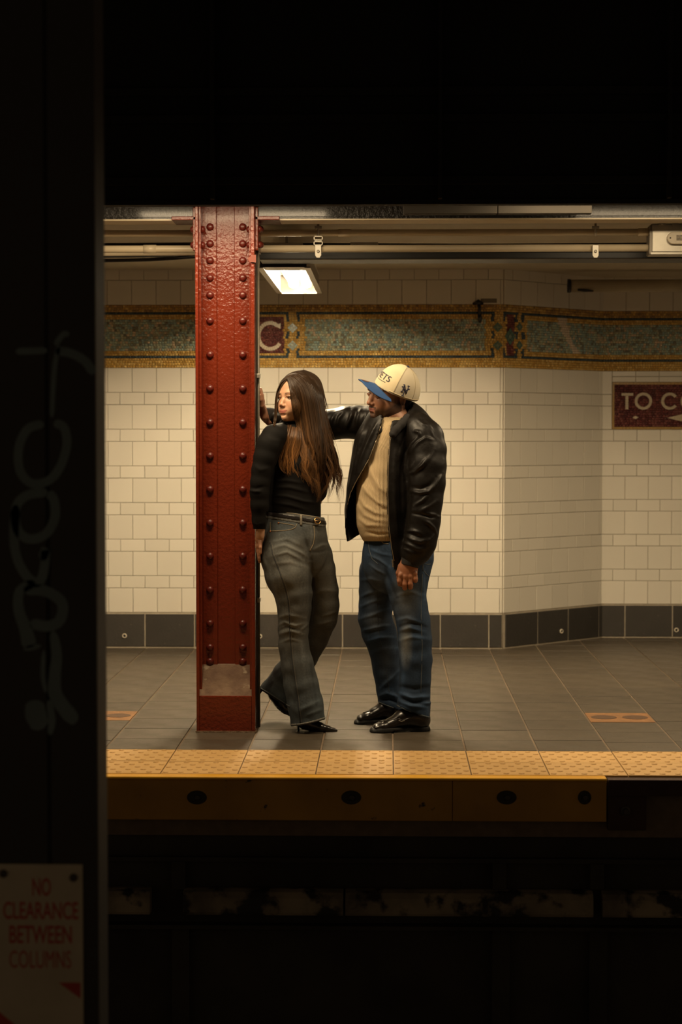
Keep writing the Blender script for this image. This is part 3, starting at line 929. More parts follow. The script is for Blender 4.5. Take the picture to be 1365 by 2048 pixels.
# junction box
jb0, jb1 = H(1300, 475, YP - .06), H(1420, 475, YP - .06)
jb = empty('junction_box', (jb0.x, YP, H(1300, 509, YP).z))
tag(jb, 'grey steel junction box with a rounded conduit cover at right end of pipes', 'junction box')
zj0, zj1 = H(1330, 504, YP - .06).z, H(1330, 447, YP - .06).z
MB().box((jb0.x + .012, YP - .06, zj0), (jb1.x, YP + .06, zj1)).build('box', M_GALV(), jb, bevel=.004)
MB().prism([(jb0.x, zj0 - .010), (jb0.x + .012, zj0 + .002), (jb0.x + .012, zj1), (jb0.x + .002, zj1 - .012)], 'y', YP - .056, YP + .05).build('end_cover', mat('dark_galv', (.25, .22, .18), .5, metal=.4, noise=.4, nscale=14), jb)
MB().box((jb0.x + .004, YP - .064, zj0 - .012), (jb1.x, YP + .05, zj0)).build('bottom_lip', M_GALV(), jb, bevel=.002)
a = H(1318, 440, YP - .06); b = H(1331, 440, YP - .06)
MB().box((a.x, YP - .068, zj1 - .01), (b.x, YP - .062, H(1320, 412, YP).z)).build('hanger_strap', M_GALV(), jb, bevel=.001)
MB().lathe([(.007, 0), (.007, -.012), (.004, -.014)], ((a.x + b.x) / 2, YP - .068, zj1 - .002), 'y', 6).build('bolt', M_GALV(), jb)
cv = H(1334, 477, YP - .06)
g = MB(); n = 12; zc = cv.z; rr = .030; xL = cv.x + rr; xR = xL + .16
loop = [(xL + rr * math.cos(t), zc + rr * .95 * math.sin(t)) for t in np.linspace(math.pi / 2, 3 * math.pi / 2, n)] + [(xR + rr * math.cos(t), zc + rr * .95 * math.sin(t)) for t in np.linspace(-math.pi / 2, math.pi / 2, n)]
g.prism(loop, 'y', YP - .085, YP - .06)
o = g.build('conduit_cover', mat('pale_cast', (.62, .55, .43), .4, noise=.3, nscale=20), jb, bevel=.004)
MB().box((xL + .012, YP - .0865, zc - .012), (xL + .07, YP - .085, zc + .013)).build('label_plate', mat('grimy_label', (.12, .10, .08), .6, noise=.9, nscale=60, col2=(.4, .35, .27)), o)
MB().lathe([(.004, 0), (.004, -.002)], (xL - .016, YP - .085, zc), 'y', 8).build('screw', STEEL, o)
g = MB(); q = H(1353, 448, YP - .06)
MB().box((q.x - .018, YP - .066, q.z - .014), (q.x + .01, YP - .05, q.z + .016)).build('lug', M_GALV(), jb, bevel=.002)

# round cream pipe on the right wall with an open black end
px0 = H(1136, 572, 12.0)
rp = empty('wall_pipe', px0)
tag(rp, 'thick cream pipe with a black open end on the upper right wall', 'pipe')
zp = H(1250, 571.5, 12.0).z
MB().tube([(px0.x + .02, 12.0, zp), (X_R, 12.0, zp)], .040, 18).build('pipe', mat('pipe_cream_dull', (.40, .34, .23), .45, noise=.4, nscale=7, col2=(.25, .2, .13)), rp, smooth=True)
MB().tube([(px0.x, 12.0, zp), (px0.x + .018, 12.0, zp)], .044, 18).build('end_ring', M_CABLE(), rp, smooth=True)
MB().tube([(px0.x + .06, 11.965, zp - .028), (px0.x + .10, 11.962, zp - .032), (px0.x + .16, 11.962, zp - .036)], [.006, .010, .004], 8).build('sealant', M_CABLE(), rp, smooth=True)

# small black device and grey plate on the mosaic near the corner
dv = empty('wall_sensor', WB.at(*WB.uz(960, 645), .01))
tag(dv, 'small black drooping wall fitting on the mosaic band left of the corner', 'wall fitting')
u, zz = WB.uz(957, 606)
def wallpt(px, py, out): 
    u_, z_ = WB.uz(px, py); return WB.at(u_, z_, out)
MB().tube([wallpt(947, 608, .02), wallpt(957, 605, .05), wallpt(965, 608, .03)], [.008, .017, .010], 10).build('hood', M_CABLE(), dv, smooth=True)
MB().tube([wallpt(958, 606, .03), wallpt(959.5, 622, .03), wallpt(959.5, 632, .03)], [.011, .009, .012], 10).build('stem', M_CABLE(), dv, smooth=True)
MB().tube([wallpt(959.5, 630, .03), wallpt(960, 638, .035), wallpt(960, 646, .03)], [.012, .017, .008], 12).build('head', mat('charcoal_plastic', (.02, .02, .02), .35), dv, smooth=True)
a, b = WB.uz(962, 606), WB.uz(994, 597.5)
g = MB(); 
g.box((WB.at(a[0], 0).x, Y_WALL - .014, a[1]), (WB.at(b[0], 0).x, Y_WALL - .008, b[1]))
tag(g.build('blank_plate', mat('grey_plate', (.20, .17, .12), .5, noise=.4, nscale=20), bevel=.001), 'small grey blank plate on upper tiles above the mosaic corner', 'plate')
# floor grille at the foot of the wall behind the man
gr = empty('floor_grille', WZ(890, 1303, 0))
tag(gr, 'narrow dark floor grille against the wall base right of the man', 'grille')
xa, xb = WZ(865, 1303, 0).x, WZ(922, 1303, 0).x
MB().box((xa, 11.62, -.003), (xb, 11.72, .0015)).build('grille_frame', STEEL, gr)
for k in range(14):
    x = xa + (xb - xa) * (k + .2) / 14
    MB().box((x, 11.63, .0015), (x + .006, 11.71, .003)).build('grille_bar', mat('grille_bar', (.14, .11, .075), .5, metal=.3), gr)

# =================================================================== VISIBLE LAMP
ZL = 2.185
YL0, YL1 = 9.28, 10.93
la, lb = W(517, 535, 9.28), None
xL0 = W(520.5, 533, YL0).x; xL1 = W(613.5, 533, YL0).x
lp = empty('ceiling_lamp', ((xL0 + xL1) / 2, (YL0 + YL1) / 2, ZL))
tag(lp, 'bright twin-tube fluorescent ceiling lamp in an open metal box right of the column', 'ceiling lamp')
LM = mat('lamp_metal', (.42, .38, .31), .35, metal=.6, noise=.3, nscale=18)
LW = mat('lamp_reflector', (.82, .80, .74), .35)
t = .008
HB = .10
MB().box((xL0, YL0, ZL), (xL0 + t, YL1, ZL + HB)).build('side_panel', LM, lp)
MB().box((xL1 - t, YL0, ZL), (xL1, YL1, ZL + HB)).build('side_panel', LM, lp)
MB().box((xL0, YL0 - .012, ZL - .002), (xL1, YL0, ZL + HB)).build('end_panel', M_CABLE(), lp)
MB().box((xL0, YL1, ZL), (xL1, YL1 + .01, ZL + HB)).build('end_panel', LM, lp)
MB().box((xL0, YL0, ZL + HB), (xL1, YL1, ZL + HB + .01)).build('top_panel', LW, lp)
MB().box((xL0 + t + .03, YL1 - .30, ZL + .075), (xL1 - t, YL1 - .001, ZL + HB - .002)).build('socket_plate', mat('socket_plate', (.035, .03, .024), .6), lp)
MB().box((xL0 + t, YL1 - .006, ZL + .0), (xL1 - t, YL1 - .001, ZL + HB)).build('socket_plate', MATS['socket_plate'], lp)
MB().box((xL0 + t, YL0 + .001, ZL + .004), (xL1 - t, YL0 + .24, ZL + .010)).build('end_baffle', mat('baffle', (.45, .40, .33), .4, metal=.4), lp)
for x in (xL0 - .014, xL1 - .010):
    MB().box((x, YL0 - .012, ZL - .006), (x + .030, YL1 + .014, ZL)).build('frame_rail', LM, lp, bevel=.001)
MB().box((xL0 - .006, YL1 + .0, ZL - .006), (xL1 + .006, YL1 + .014, ZL)).build('frame_rail', LM, lp)
TUBE = mat('fluorescent_tube', (1, 1, 1), .3, emit=(1.0, .80, .52), estr=225.0)
for fx in (.36, .70):
    x = xL0 + (xL1 - xL0) * fx
    o = MB().tube([(x, YL0 + .20, ZL + .045), (x, YL1 - .06, ZL + .045), (x, YL1 - .035, ZL + .045)], [.0165, .0165, .013], 12).build('tube', TUBE, lp, smooth=True)
    MB().tube([(x - .030, YL1 - .03, ZL + .065), (x - .022, YL1 - .03, ZL + .03), (x, YL1 - .03, ZL + .022), (x + .022, YL1 - .03, ZL + .03), (x + .030, YL1 - .03, ZL + .065)], .005, 8).build('tube_clip', LM, lp, smooth=True)
for yy in (YL0 + .3, YL1 - .3):
    MB().tube([((xL0 + xL1) / 2, yy, ZL + HB + .01), ((xL0 + xL1) / 2, yy, Z_CEIL)], .008, 8).build('stem', LM, lp)

# =================================================================== FOREGROUND COLUMN
YN = 4.5
bx0, bx1 = W(-24, 1000, YN).x, W(193, 1000, YN).x
sm0, sm1 = W(92.5, 1000, YN).x, W(98, 1000, YN).x
yb = 4.655
fc = empty('tunnel_column', ((bx0 + bx1) / 2, YN + .08, -1.42))
tag(fc, 'unlit black steel column with pale graffiti in the left foreground', 'column')
BK = mat('black_column_paint', (.030, .024, .018), .6, noise=.4, nscale=4, col2=(.018, .014, .011), bump=.12, bscale=40)
MB().box((bx0, YN, -1.42), (sm0, yb, 3.3)).build('channel', BK, fc, bevel=.006)
MB().box((sm1, YN, -1.42), (bx1, yb, 3.3)).build('channel', BK, fc, bevel=.006)
MB().box((sm0 - .01, YN + .012, -1.42), (sm1 + .01, yb - .01, 3.3)).build('web', BK, fc)
PAINT = mat('spray_paint', (.145, .19, .19), .6, noise=.4, nscale=12, col2=(.07, .095, .095))
def stroke(pts, r, name='graffiti_stroke'):
    """spray line: a flat ribbon of paint lying on the column face"""
    P = [Vector((p[0], p[1])) for p in pts]
    # Catmull-Rom
    Q_ = []
    for i in range(len(P) - 1):
        p0, p1, p2, p3 = P[max(i-1, 0)], P[i], P[i+1], P[min(i+2, len(P)-1)]
        for k in range(6):
            t = k / 6
            Q_.append(.5 * ((2*p1) + (-p0+p2)*t + (2*p0-5*p1+4*p2-p3)*t*t + (-p0+3*p1-3*p2+p3)*t**3))
    Q_.append(P[-1])
    rr = r if isinstance(r, (list, tuple)) else [r, r]
    g = MB()
    n = len(Q_)
    for i, q in enumerate(Q_):
        d = (Q_[min(i+1, n-1)] - Q_[max(i-1, 0)]).normalized()
        nn = Vector((-d.y, d.x))
        w = np.interp(i / (n-1), np.linspace(0, 1, len(rr)), rr)
        e = min(1.0, .35 + min(i, n-1-i) * .4)
        for s in (-1, 1):
            v = W(*(q + nn * w * e * s), YN); g.v.append((v.x, YN - .0012, v.z))
    for i in range(n - 1): g.f.append((2*i, 2*i+1, 2*i+3, 2*i+2))
    return g.build(name, PAINT, fc)
stroke([(32, 703), (60, 702), (95, 701)], 7)
stroke([(110, 690), (128, 668), (137, 672)], 6)
stroke([(112, 702), (140, 706), (170, 722), (188, 748)], 9)
stroke([(118, 690), (110, 730), (106, 790), (104, 835)], 5)
stroke([(88, 848), (56, 858), (38, 895), (40, 940), (62, 966), (96, 962), (120, 935), (134, 890), (128, 855), (108, 846)], 9)
stroke([(96, 985), (56, 990), (32, 1015), (36, 1060), (60, 1078), (92, 1068), (110, 1035), (108, 1000), (96, 985)], 9.5)
stroke([(32, 1010), (28, 1070), (34, 1115), (52, 1150), (72, 1165), (86, 1150), (92, 1100), (84, 1120)], 9.5)
stroke([(70, 1165), (40, 1182), (38, 1220), (52, 1260), (60, 1295)], [9, 10, 12, 16])
stroke([(48, 1180), (90, 1182), (124, 1205), (120, 1240), (96, 1252), (60, 1246)], 11)
stroke([(64, 1290), (66, 1300)], [18, 17])
stroke([(106, 1262), (114, 1310), (110, 1350), (112, 1390), (140, 1430), (155, 1442)], [8, 11, 12, 14, 15, 9])
stroke([(70, 1400), (72, 1430), (84, 1458)], [17, 22, 16])
stroke([(98, 1400), (104, 1440), (100, 1470)], [6, 8, 5])
stroke([(88, 1300), (86, 1350), (92, 1385)], [4, 5, 4])
# NO CLEARANCE sign
sgn = empty('warning_sign', W(78, 2048, YN - .004))
tag(sgn, 'dim white warning plate with red lettering on the foreground column', 'sign')
sa, sb = W(-13, 1727, YN), W(168, 2110, YN)
MB().box((sa.x, YN - .005, sb.z), (sb.x, YN - .0015, sa.z)).build('plate', mat('sign_white', (.56, .47, .33), .5, noise=.5, nscale=9, col2=(.36, .29, .19)), sgn, bevel=.001)
SR = mat('sign_red', (.42, .045, .025), .5)
def text_mesh(txt, name, m, parent, place, width, height, extrude=.0004, shear=0, bold=0.0):
    cu = bpy.data.curves.new(name, 'FONT'); cu.body = txt; cu.extrude = 0; cu.offset = bold; cu.resolution_u = 4
    ob = bpy.data.objects.new(name, cu); COL.objects.link(ob)
    dg = bpy.context.evaluated_depsgraph_get()
    me = bpy.data.meshes.new_from_object(ob.evaluated_get(dg))
    bpy.data.objects.remove(ob); bpy.data.curves.remove(cu)
    n = len(me.vertices); co = np.zeros(n * 3, np.float32); me.vertices.foreach_get('co', co); co = co.reshape(-1, 3)
    mn, mx = co.min(0), co.max(0)
    u = (co[:, 0] - mn[0]) / (mx[0] - mn[0]) - .5; v = (co[:, 1] - mn[1]) / (mx[1] - mn[1]) - .5
    P = np.array([place(a * width, b * height) for a, b in zip(u, v)], np.float32)
    polys = []
    for pl in me.polygons:                       # keep only faces wound like the glyph outlines
        ix = list(pl.vertices)
        ar = sum(co[ix[i - 1], 0] * co[ix[i], 1] - co[ix[i], 0] * co[ix[i - 1], 1] for i in range(len(ix)))
        polys.append((ar, ix))
    sg_ = 1 if sum(a_ for a_, _ in polys) > 0 else -1
    keep = [ix for a_, ix in polys if a_ * sg_ > 1e-7]
    me2 = bpy.data.meshes.new(name)
    me2.from_pydata([tuple(p) for p in P.tolist()], [], keep)
    me2.update(); me = me2
    me.materials.append(m)
    o = bpy.data.objects.new(name, me); link(o, parent)
    return o
bpy.context.view_layer.update()
for txt, cx_, cy_, w_, h_ in (('NO', 84, 1773, 38, 37), ('CLEARANCE', 82.5, 1820, 153, 36), ('BETWEEN', 82, 1868, 127, 37), ('COLUMNS', 81.5, 1917.5, 126, 36)):
    c = W(cx_, cy_, YN); k = YN / F_PX
    text_mesh(txt, 'lettering', SR, sgn, lambda a, b, c=c: (c.x + a, YN - .0056, c.z + b), w_ * k, h_ * k, bold=0.0 if txt == 'COLUMNS' else .016)
for px, py in ((8, 1746), (148, 1754)):
    q = W(px, py, YN)
    MB().lathe([(.010, 0), (.010, -.004), (.006, -.006)], (q.x, YN - .005, q.z), 'y', 12).build('bolt', STEEL, sgn)
for poly in ([(118, 1964), (162, 1964), (162, 1996)], [(-13, 2012), (45, 2060), (70, 2110), (-13, 2110)]):
    g = MB()
    g.prism([(W(px, py, YN).x, W(px, py, YN).z) for px, py in poly], 'y', YN - .0056, YN - .005)
    g.build('red_stripe', SR, sgn)
# =================================================================== IMPLICIT MODELLING
BIG = 0.2
class Field:
    """signed distance volume in world space (or in a local frame), polygonised by surface nets"""
    def __init__(s, lo, hi, h):
        s.ax = [np.arange(lo[i], hi[i] + h, h, dtype=np.float32) for i in range(3)]
        s.f = np.full([len(a) for a in s.ax], BIG, np.float32)
        s.h = h
    def clone(s):
        o = Field.__new__(Field); o.ax = s.ax; o.h = s.h; o.f = np.full_like(s.f, BIG); return o
    def sl(s, lo, hi, pad):
        r = []
        for i in range(3):
            a = int(np.searchsorted(s.ax[i], lo[i] - pad)); b = int(np.searchsorted(s.ax[i], hi[i] + pad))
            r.append(slice(max(a, 0), max(b, 0)))
        return tuple(r)
    def grid(s, S):
        return s.ax[0][S[0]][:, None, None], s.ax[1][S[1]][None, :, None], s.ax[2][S[2]][None, None, :]
    def put(s, S, d, k, mode):
        a = s.f[S]
        if a.size == 0: return
        if mode == 'sub':
            d = -d
            if k > 0:
                h = np.maximum(k - np.abs(a - d), 0) / k
                s.f[S] = np.maximum(a, d) + h * h * k * .25
            else: s.f[S] = np.maximum(a, d)
        else:
            if k > 0:
                h = np.maximum(k - np.abs(a - d), 0) / k
                s.f[S] = np.minimum(a, d) - h * h * k * .25
            else: s.f[S] = np.minimum(a, d)
    def seg(s, a, b, ra, rb, sa=1.0, sb=1.0, k=.02, mode='add'):
        """tapered capsule; sa, sb scale its depth (y) radius"""
        a, b = np.array(a, np.float32), np.array(b, np.float32)
        R_ = max(ra * max(1, sa), rb * max(1, sb))
        S = s.sl(np.minimum(a, b) - R_, np.maximum(a, b) + R_, k + .025)
        X, Y, Z = s.grid(S)
        d = b - a
        L2 = float(d @ d) + 1e-9
        # project in x-z mostly so that depth flattening does not skew the rings
        t = np.clip(((X - a[0]) * d[0] + (Y - a[1]) * d[1] + (Z - a[2]) * d[2]) / L2, 0, 1)
        r = ra + (rb - ra) * t
        sc = sa + (sb - sa) * t
        q = np.sqrt((X - a[0] - t * d[0]) ** 2 + ((Y - a[1] - t * d[1]) / sc) ** 2 + (Z - a[2] - t * d[2]) ** 2) - r
        s.put(S, q, k, mode)
        return s
    def chain(s, pts, k=.02, mode='add'):
        """pts: (x, y, z, r, depth scale)"""
        for p, q in zip(pts[:-1], pts[1:]):
            s.seg(p[:3], q[:3], p[3], q[3], p[4] if len(p) > 4 else 1, q[4] if len(q) > 4 else 1, k, mode)
        return s
    def ell(s, c, r, rot=None, k=.02, mode='add'):
        c = np.array(c, np.float32); r = np.array(r, np.float32)
        m = float(r.max())
        S = s.sl(c - m, c + m, k + .025)
        X, Y, Z = s.grid(S)
        X, Y, Z = X - c[0], Y - c[1], Z - c[2]
        if rot is not None:
            M = np.array(rot, np.float32)     # rows are the local axes
            X, Y, Z = (M[0, 0]*X + M[0, 1]*Y + M[0, 2]*Z), (M[1, 0]*X + M[1, 1]*Y + M[1, 2]*Z), (M[2, 0]*X + M[2, 1]*Y + M[2, 2]*Z)
        k0 = np.sqrt((X / r[0])**2 + (Y / r[1])**2 + (Z / r[2])**2)
        k1 = np.sqrt((X / r[0]**2)**2 + (Y / r[1]**2)**2 + (Z / r[2]**2)**2) + 1e-6
        s.put(S, k0 * (k0 - 1) / k1, k, mode)
        return s
    def pix(s):
        X, Y, Z = s.grid((slice(None),) * 3)
        P = np.stack(np.broadcast_arrays(X, Y, Z), -1).astype(np.float32)
        q = (P - CAMN.astype(np.float32)) @ CM.astype(np.float32)
        return CX + F_PX * q[..., 0] / -q[..., 2], CY - F_PX * q[..., 1] / -q[..., 2], P
    def net(s):
        f = s.f; nx, ny, nz = f.shape
        g = f < 0
        c = np.zeros((nx-1, ny-1, nz-1), np.uint8)
        for i in (0, 1):
            for j in (0, 1):
                for k in (0, 1):
                    c += g[i:nx-1+i, j:ny-1+j, k:nz-1+k]
        act = (c > 0) & (c < 8)
        I = np.argwhere(act)
        idx = np.full(act.shape, -1, np.int32); idx[act] = np.arange(len(I), dtype=np.int32)
        cv = {}
        for i in (0, 1):
            for j in (0, 1):
                for k in (0, 1):
                    cv[(i, j, k)] = f[I[:, 0]+i, I[:, 1]+j, I[:, 2]+k]
        acc = np.zeros((len(I), 3)); cnt = np.zeros(len(I))
        keys = list(cv)
        for a in keys:
            for ax in range(3):
                if a[ax] == 0:
                    b = list(a); b[ax] = 1; b = tuple(b)
                    va, vb = cv[a], cv[b]
                    m = (va < 0) != (vb < 0)
                    t = np.where(m, va / np.where(m, va - vb, 1), 0)
                    p = np.tile(np.array(a, float), (len(I), 1)); p[:, ax] += t
                    acc += p * m[:, None]; cnt += m
        loc = I + acc / cnt[:, None]
        V = np.stack([np.interp(loc[:, i], np.arange(len(s.ax[i])), s.ax[i]) for i in range(3)], 1)
        Q = []
        for ax in range(3):
            o1, o2 = [(1, 2), (2, 0), (0, 1)][ax]
            A = np.take(g, range(0, g.shape[ax]-1), ax); B = np.take(g, range(1, g.shape[ax]), ax)
            E = np.argwhere(A != B)
            if not len(E): continue
            E = E[(E[:, o1] > 0) & (E[:, o2] > 0) & (E[:, o1] < f.shape[o1]-1) & (E[:, o2] < f.shape[o2]-1)]
            ins = A[E[:, 0], E[:, 1], E[:, 2]]
            def cell(d1, d2):
                e = E.copy(); e[:, o1] -= d1; e[:, o2] -= d2
                return idx[e[:, 0], e[:, 1], e[:, 2]]
            q = np.stack([cell(1, 1), cell(0, 1), cell(0, 0), cell(1, 0)], 1)
            q[~ins] = q[~ins][:, ::-1]
            Q.append(q)
        return V, np.concatenate(Q)
def poly_sd(px, py, poly):
    """signed distance (pixels) to a polygon, negative inside"""
    d = np.full(px.shape, 1e9, np.float32); ins = np.zeros(px.shape, bool)
    n = len(poly)
    for i in range(n):
        ax, ay = poly[i]; bx, by = poly[(i + 1) % n]
        ex, ey = bx - ax, by - ay
        wx, wy = px - ax, py - ay
        t = np.clip((wx * ex + wy * ey) / (ex * ex + ey * ey + 1e-9), 0, 1)
        d = np.minimum(d, (wx - ex * t) ** 2 + (wy - ey * t) ** 2)
        c = ((ay <= py) & (by > py)) | ((by <= py) & (ay > py))
        xi = ax + (py - ay) / (ey if abs(ey) > 1e-9 else 1e-9) * ex
        ins ^= c & (px < xi)
    d = np.sqrt(d)
    return np.where(ins, -d, d)
def line_sd(px, py, pts):
    """distance in pixels to a polyline, and the parameter along it"""
    d = np.full(px.shape, 1e9); tt = np.zeros(px.shape)
    n = len(pts) - 1
    for i in range(n):
        ax, ay = pts[i][:2]; bx, by = pts[i + 1][:2]
        ex, ey = bx - ax, by - ay
        t = np.clip(((px - ax) * ex + (py - ay) * ey) / (ex * ex + ey * ey + 1e-9), 0, 1)
        q = (px - ax - ex * t) ** 2 + (py - ay - ey * t) ** 2
        m = q < d
        d = np.where(m, q, d); tt = np.where(m, (i + t) / n, tt)
    return np.sqrt(d), tt
def normals(V, Q):
    a = V[Q[:, 2]] - V[Q[:, 0]]; b = V[Q[:, 3]] - V[Q[:, 1]]
    fn = np.cross(a, b)
    N = np.zeros_like(V)
    for k in range(4):
        for c in range(3):
            N[:, c] += np.bincount(Q[:, k], fn[:, c], len(V))
    return N / (np.linalg.norm(N, axis=1, keepdims=True) + 1e-12)
def smooth_mesh(V, Q, it=2, lam=.5):
    E = np.concatenate([Q[:, [0, 1]], Q[:, [1, 2]], Q[:, [2, 3]], Q[:, [3, 0]]])
    deg = np.bincount(E.ravel(), minlength=len(V)).astype(float)
    for _ in range(it):
        A = np.zeros_like(V)
        for c in range(3):
            A[:, c] = np.bincount(E[:, 0], V[E[:, 1], c], len(V)) + np.bincount(E[:, 1], V[E[:, 0], c], len(V))
        V = V + lam * (A / np.maximum(deg, 1)[:, None] - V)
    return V
def folds(V, Q, lines):
    """press cloth folds into a surface: (points, height in mm, half width in px); the side facing the viewer of the fold only"""
    px, py = proj(V)
    N = normals(V, Q)
    view = V - CAMN; view /= np.linalg.norm(view, axis=1, keepdims=True)
    front = np.clip(-(N * view).sum(1) * 2.2 + .1, 0, 1)
    D = np.zeros(len(V))
    for pts, amp, w in lines:
        d, t = line_sd(px, py, pts)
        env = np.sin(np.clip(t, .04, .96) * math.pi) ** .6
        D += amp * .001 * env * np.exp(-(d / w) ** 2)
    return V + N * (D * front)[:, None]
def hash_noise(P, scale, seed=0):
    """cheap smooth value noise on points"""
    q = P * scale + seed * 17.3
    return (np.sin(q[:, 0]*1.7 + 1.3*np.sin(q[:, 1]*1.1 + q[:, 2]*.7)) + np.sin(q[:, 2]*1.9 + 1.7*np.sin(q[:, 0]*.9 - q[:, 1]*.8)) + np.sin(q[:, 1]*2.1 + 1.1*np.sin(q[:, 2]*1.3 + q[:, 0]*.6))) / 3
def C_(px, py, Y, rpx, sy=1.0):
    p = W(px, py, Y)
    return (p.x, p.y, p.z, rpx * Y / F_PX, sy)
def chainpx(F, pts, k=.02):
    return F.chain([C_(*p) for p in pts], k)
def surf_line(V, Q, pts, r, name, m, parent, lift=.0, seg=5, n=6, flat=.5):
    """a thin seam or cord lying on a surface"""
    bv = BVHTree.FromPolygons([tuple(v) for v in V], [tuple(int(i) for i in q) for q in Q]) if not isinstance(V, BVHTree) else V
    out = []
    dense = []
    for i in range(len(pts) - 1):
        for k in range(n):
            t = k / n
            dense.append((pts[i][0] + (pts[i+1][0] - pts[i][0]) * t, pts[i][1] + (pts[i+1][1] - pts[i][1]) * t))
    dense.append(pts[-1])
    for p in dense:
        hit = bv.ray_cast(CAM, ray(*p).normalized())
        if hit[0] is not None:
            out.append(hit[0] + hit[1] * lift)
    if len(out) < 2: return None
    return MB().tube(out, r, seg).build(name, m, parent, smooth=True)
def surf_patch(bv, poly, thick, name, m, parent, nx=10, ny=8, lift=.0006):
    """a quad patch (4 px corners: tl, tr, br, bl) laid on a surface with thickness"""
    tl, tr, br, bl = [Vector(p) for p in poly]
    g = MB(); ok = {}
    for j in range(ny + 1):
        for i in range(nx + 1):
            a = tl.lerp(tr, i / nx); b = bl.lerp(br, i / nx); p = a.lerp(b, j / ny)
            hit = bv.ray_cast(CAM, ray(p.x, p.y).normalized())
            if hit[0] is None: continue
            ok[(i, j)] = len(g.v) // 2
            e = thick if 0 < i < nx and 0 < j < ny else thick * .3
            g.v.append(tuple(hit[0] - hit[1] * .001)); g.v.append(tuple(hit[0] + hit[1] * (lift + e)))
    for j in range(ny):
        for i in range(nx):
            ks = [(i, j), (i+1, j), (i+1, j+1), (i, j+1)]
            if all(k in ok for k in ks):
                g.f.append(tuple(2 * ok[k] + 1 for k in ks))
    if not g.f: return None
    return g.build(name, m, parent, smooth=True)
def bvh(V, Q):
    return BVHTree.FromPolygons(V.tolist(), Q.tolist())
def sphere_pts(c, r, n=12):
    g = MB(); 
    prof = [(r * math.sin(t), -r * math.cos(t)) for t in np.linspace(.02, math.pi - .02, n)]
    g.lathe(prof, c, 'z', 2 * n); return g

# =================================================================== HEADS
class Frame:
    """head frame: x to the viewer's right, y forward out of the face, z up"""
    def __init__(s, px, py, Y, yaw, pitch=0.0, roll=0.0, scale=1.0):
        s.c = np.array(W(px, py, Y))
        a = R(yaw)
        Fw = np.array([-math.sin(a), -math.cos(a), 0.0]); Rv = np.array([-Fw[1], Fw[0], 0.0]); U = np.array([0, 0, 1.0])
        p = R(pitch)      # positive looks down
        Fw, U = math.cos(p) * Fw - math.sin(p) * U, math.sin(p) * Fw + math.cos(p) * U
        r = R(roll)       # positive drops the viewer-right side
        Rv, U = math.cos(r) * Rv - math.sin(r) * U, math.sin(r) * Rv + math.cos(r) * U
        s.M = np.stack([Rv, Fw, U]); s.k = scale
    def w(s, P): return np.asarray(P, float) * s.k @ s.M + s.c
    def l(s, P): return ((np.asarray(P, float) - s.c) @ s.M.T) / s.k
def head_field(man=False, h=.0019):
    F = Field((-.105, -.135, -.235), (.105, .135, .135), h)
    F.ell((0, -.012 if not man else -.024, .036 if not man else .022), (.0745, .095 if not man else .088, .081 if not man else .064), k=.0)
    F.ell((0, .030, -.028), (.0605, .060, .074), k=.03)
    jw = .051 if man else .044
    F.ell((0, .034, -.076), (jw, .050, .036), k=.03)
    F.ell((0, .076, -.097), (.021 if man else .015, .017, .016), k=.022)
    for s in (-1, 1):
        if man: F.ell((s * .036, .056, -.036), (.024, .024, .024), k=.022)
        else: F.ell((s * .0355, .0545, -.042), (.0275, .0265, .029), k=.024)
        F.ell((s * .028, .0735 if man else .0705, .020), (.026, .014, .009 if not man else .011), k=.018)
        F.ell((s * jw * .95, -.002, -.062), (.014, .026, .022), k=.03)
    for s in (-1, 1):                                   # eye sockets
        F.ell((s * .0315, .094 if man else .0955, .000 if man else .001), (.020, .016, .0125 if man else .0105), k=.010 if man else .013, mode='sub')
    n = 1.12 if man else .90
    nl = 0 if man else .004
    F.chain([(0, .080 - nl, .006, .0085), (0, .092 - nl, -.014, .0082 * n), (0, .1035 - nl, -.033 + nl * .5, .0100 * n)], .012)
    F.ell((0, .1055 - nl, -.0355 + nl * .5), (.0100 * n, .0085 * n, .0078 * n), k=.006)
    for s in (-1, 1):
        F.ell((s * .0115 * n, .0945, -.0395), (.0072 * n, .0095, .0068), k=.006)
        F.ell((s * .0065, .1000, -.0470), (.0032, .005, .0030), k=.003, mode='sub')
        # lids
        for zz, rr in ((.0062 if not man else .0012, .0036 if not man else .0058), (-.0078, .0019))[:2 if man else 1]:
            F.chain([(s*.0315 - .0165, .0735, zz * .15, rr * .7), (s*.0315 - .008, .0830, zz * .9, rr), (s*.0315, .0855, zz * 1.12, rr), (s*.0315 + .008, .0830, zz * .9, rr), (s*.0315 + .0165, .0735, zz * .15, rr * .7)], .004)
    F.ell((0, .080, -.066), (.030, .014, .018), k=.016)  # muzzle
    F.chain([(-.0255, .0765, -.0632, .0026), (-.010, .0885, -.0622, .0042), (0, .0898, -.0634, .0038), (.010, .0885, -.0622, .0042), (.0255, .0765, -.0632, .0026)], .005)
    F.chain([(-.0225, .0765, -.0665, .0028), (-.009, .0878, -.0718, .0050), (.009, .0878, -.0718, .0050), (.0225, .0765, -.0665, .0028)], .005)
    if man: F.chain([(-.026, .0800, -.0642, .0009), (-.012, .0920, -.0668, .0009), (0, .0945, -.0672, .0009), (.012, .0920, -.0668, .0009), (.026, .0800, -.0642, .0009)], .0025, mode='sub')
    F.ell((0, .094, -.084), (.018, .008, .0055), k=.008, mode='sub')
    for s in (-1, 1):                                   # ears
        ey = -.028 if man else -.008
        F.ell((s * .0785, ey, -.018 if man else -.012), (.0075, .0175, .031), k=.006)
        F.ell((s * .0855, ey + .003, -.016 if man else -.010), (.0045, .0095, .019), k=.004, mode='sub')
    nr = .060 if man else .050
    F.chain([(0, -.020, -.060, nr), (0, -.030, -.13, nr), (0, -.040, -.235, nr * 1.1)], .03)
    return F
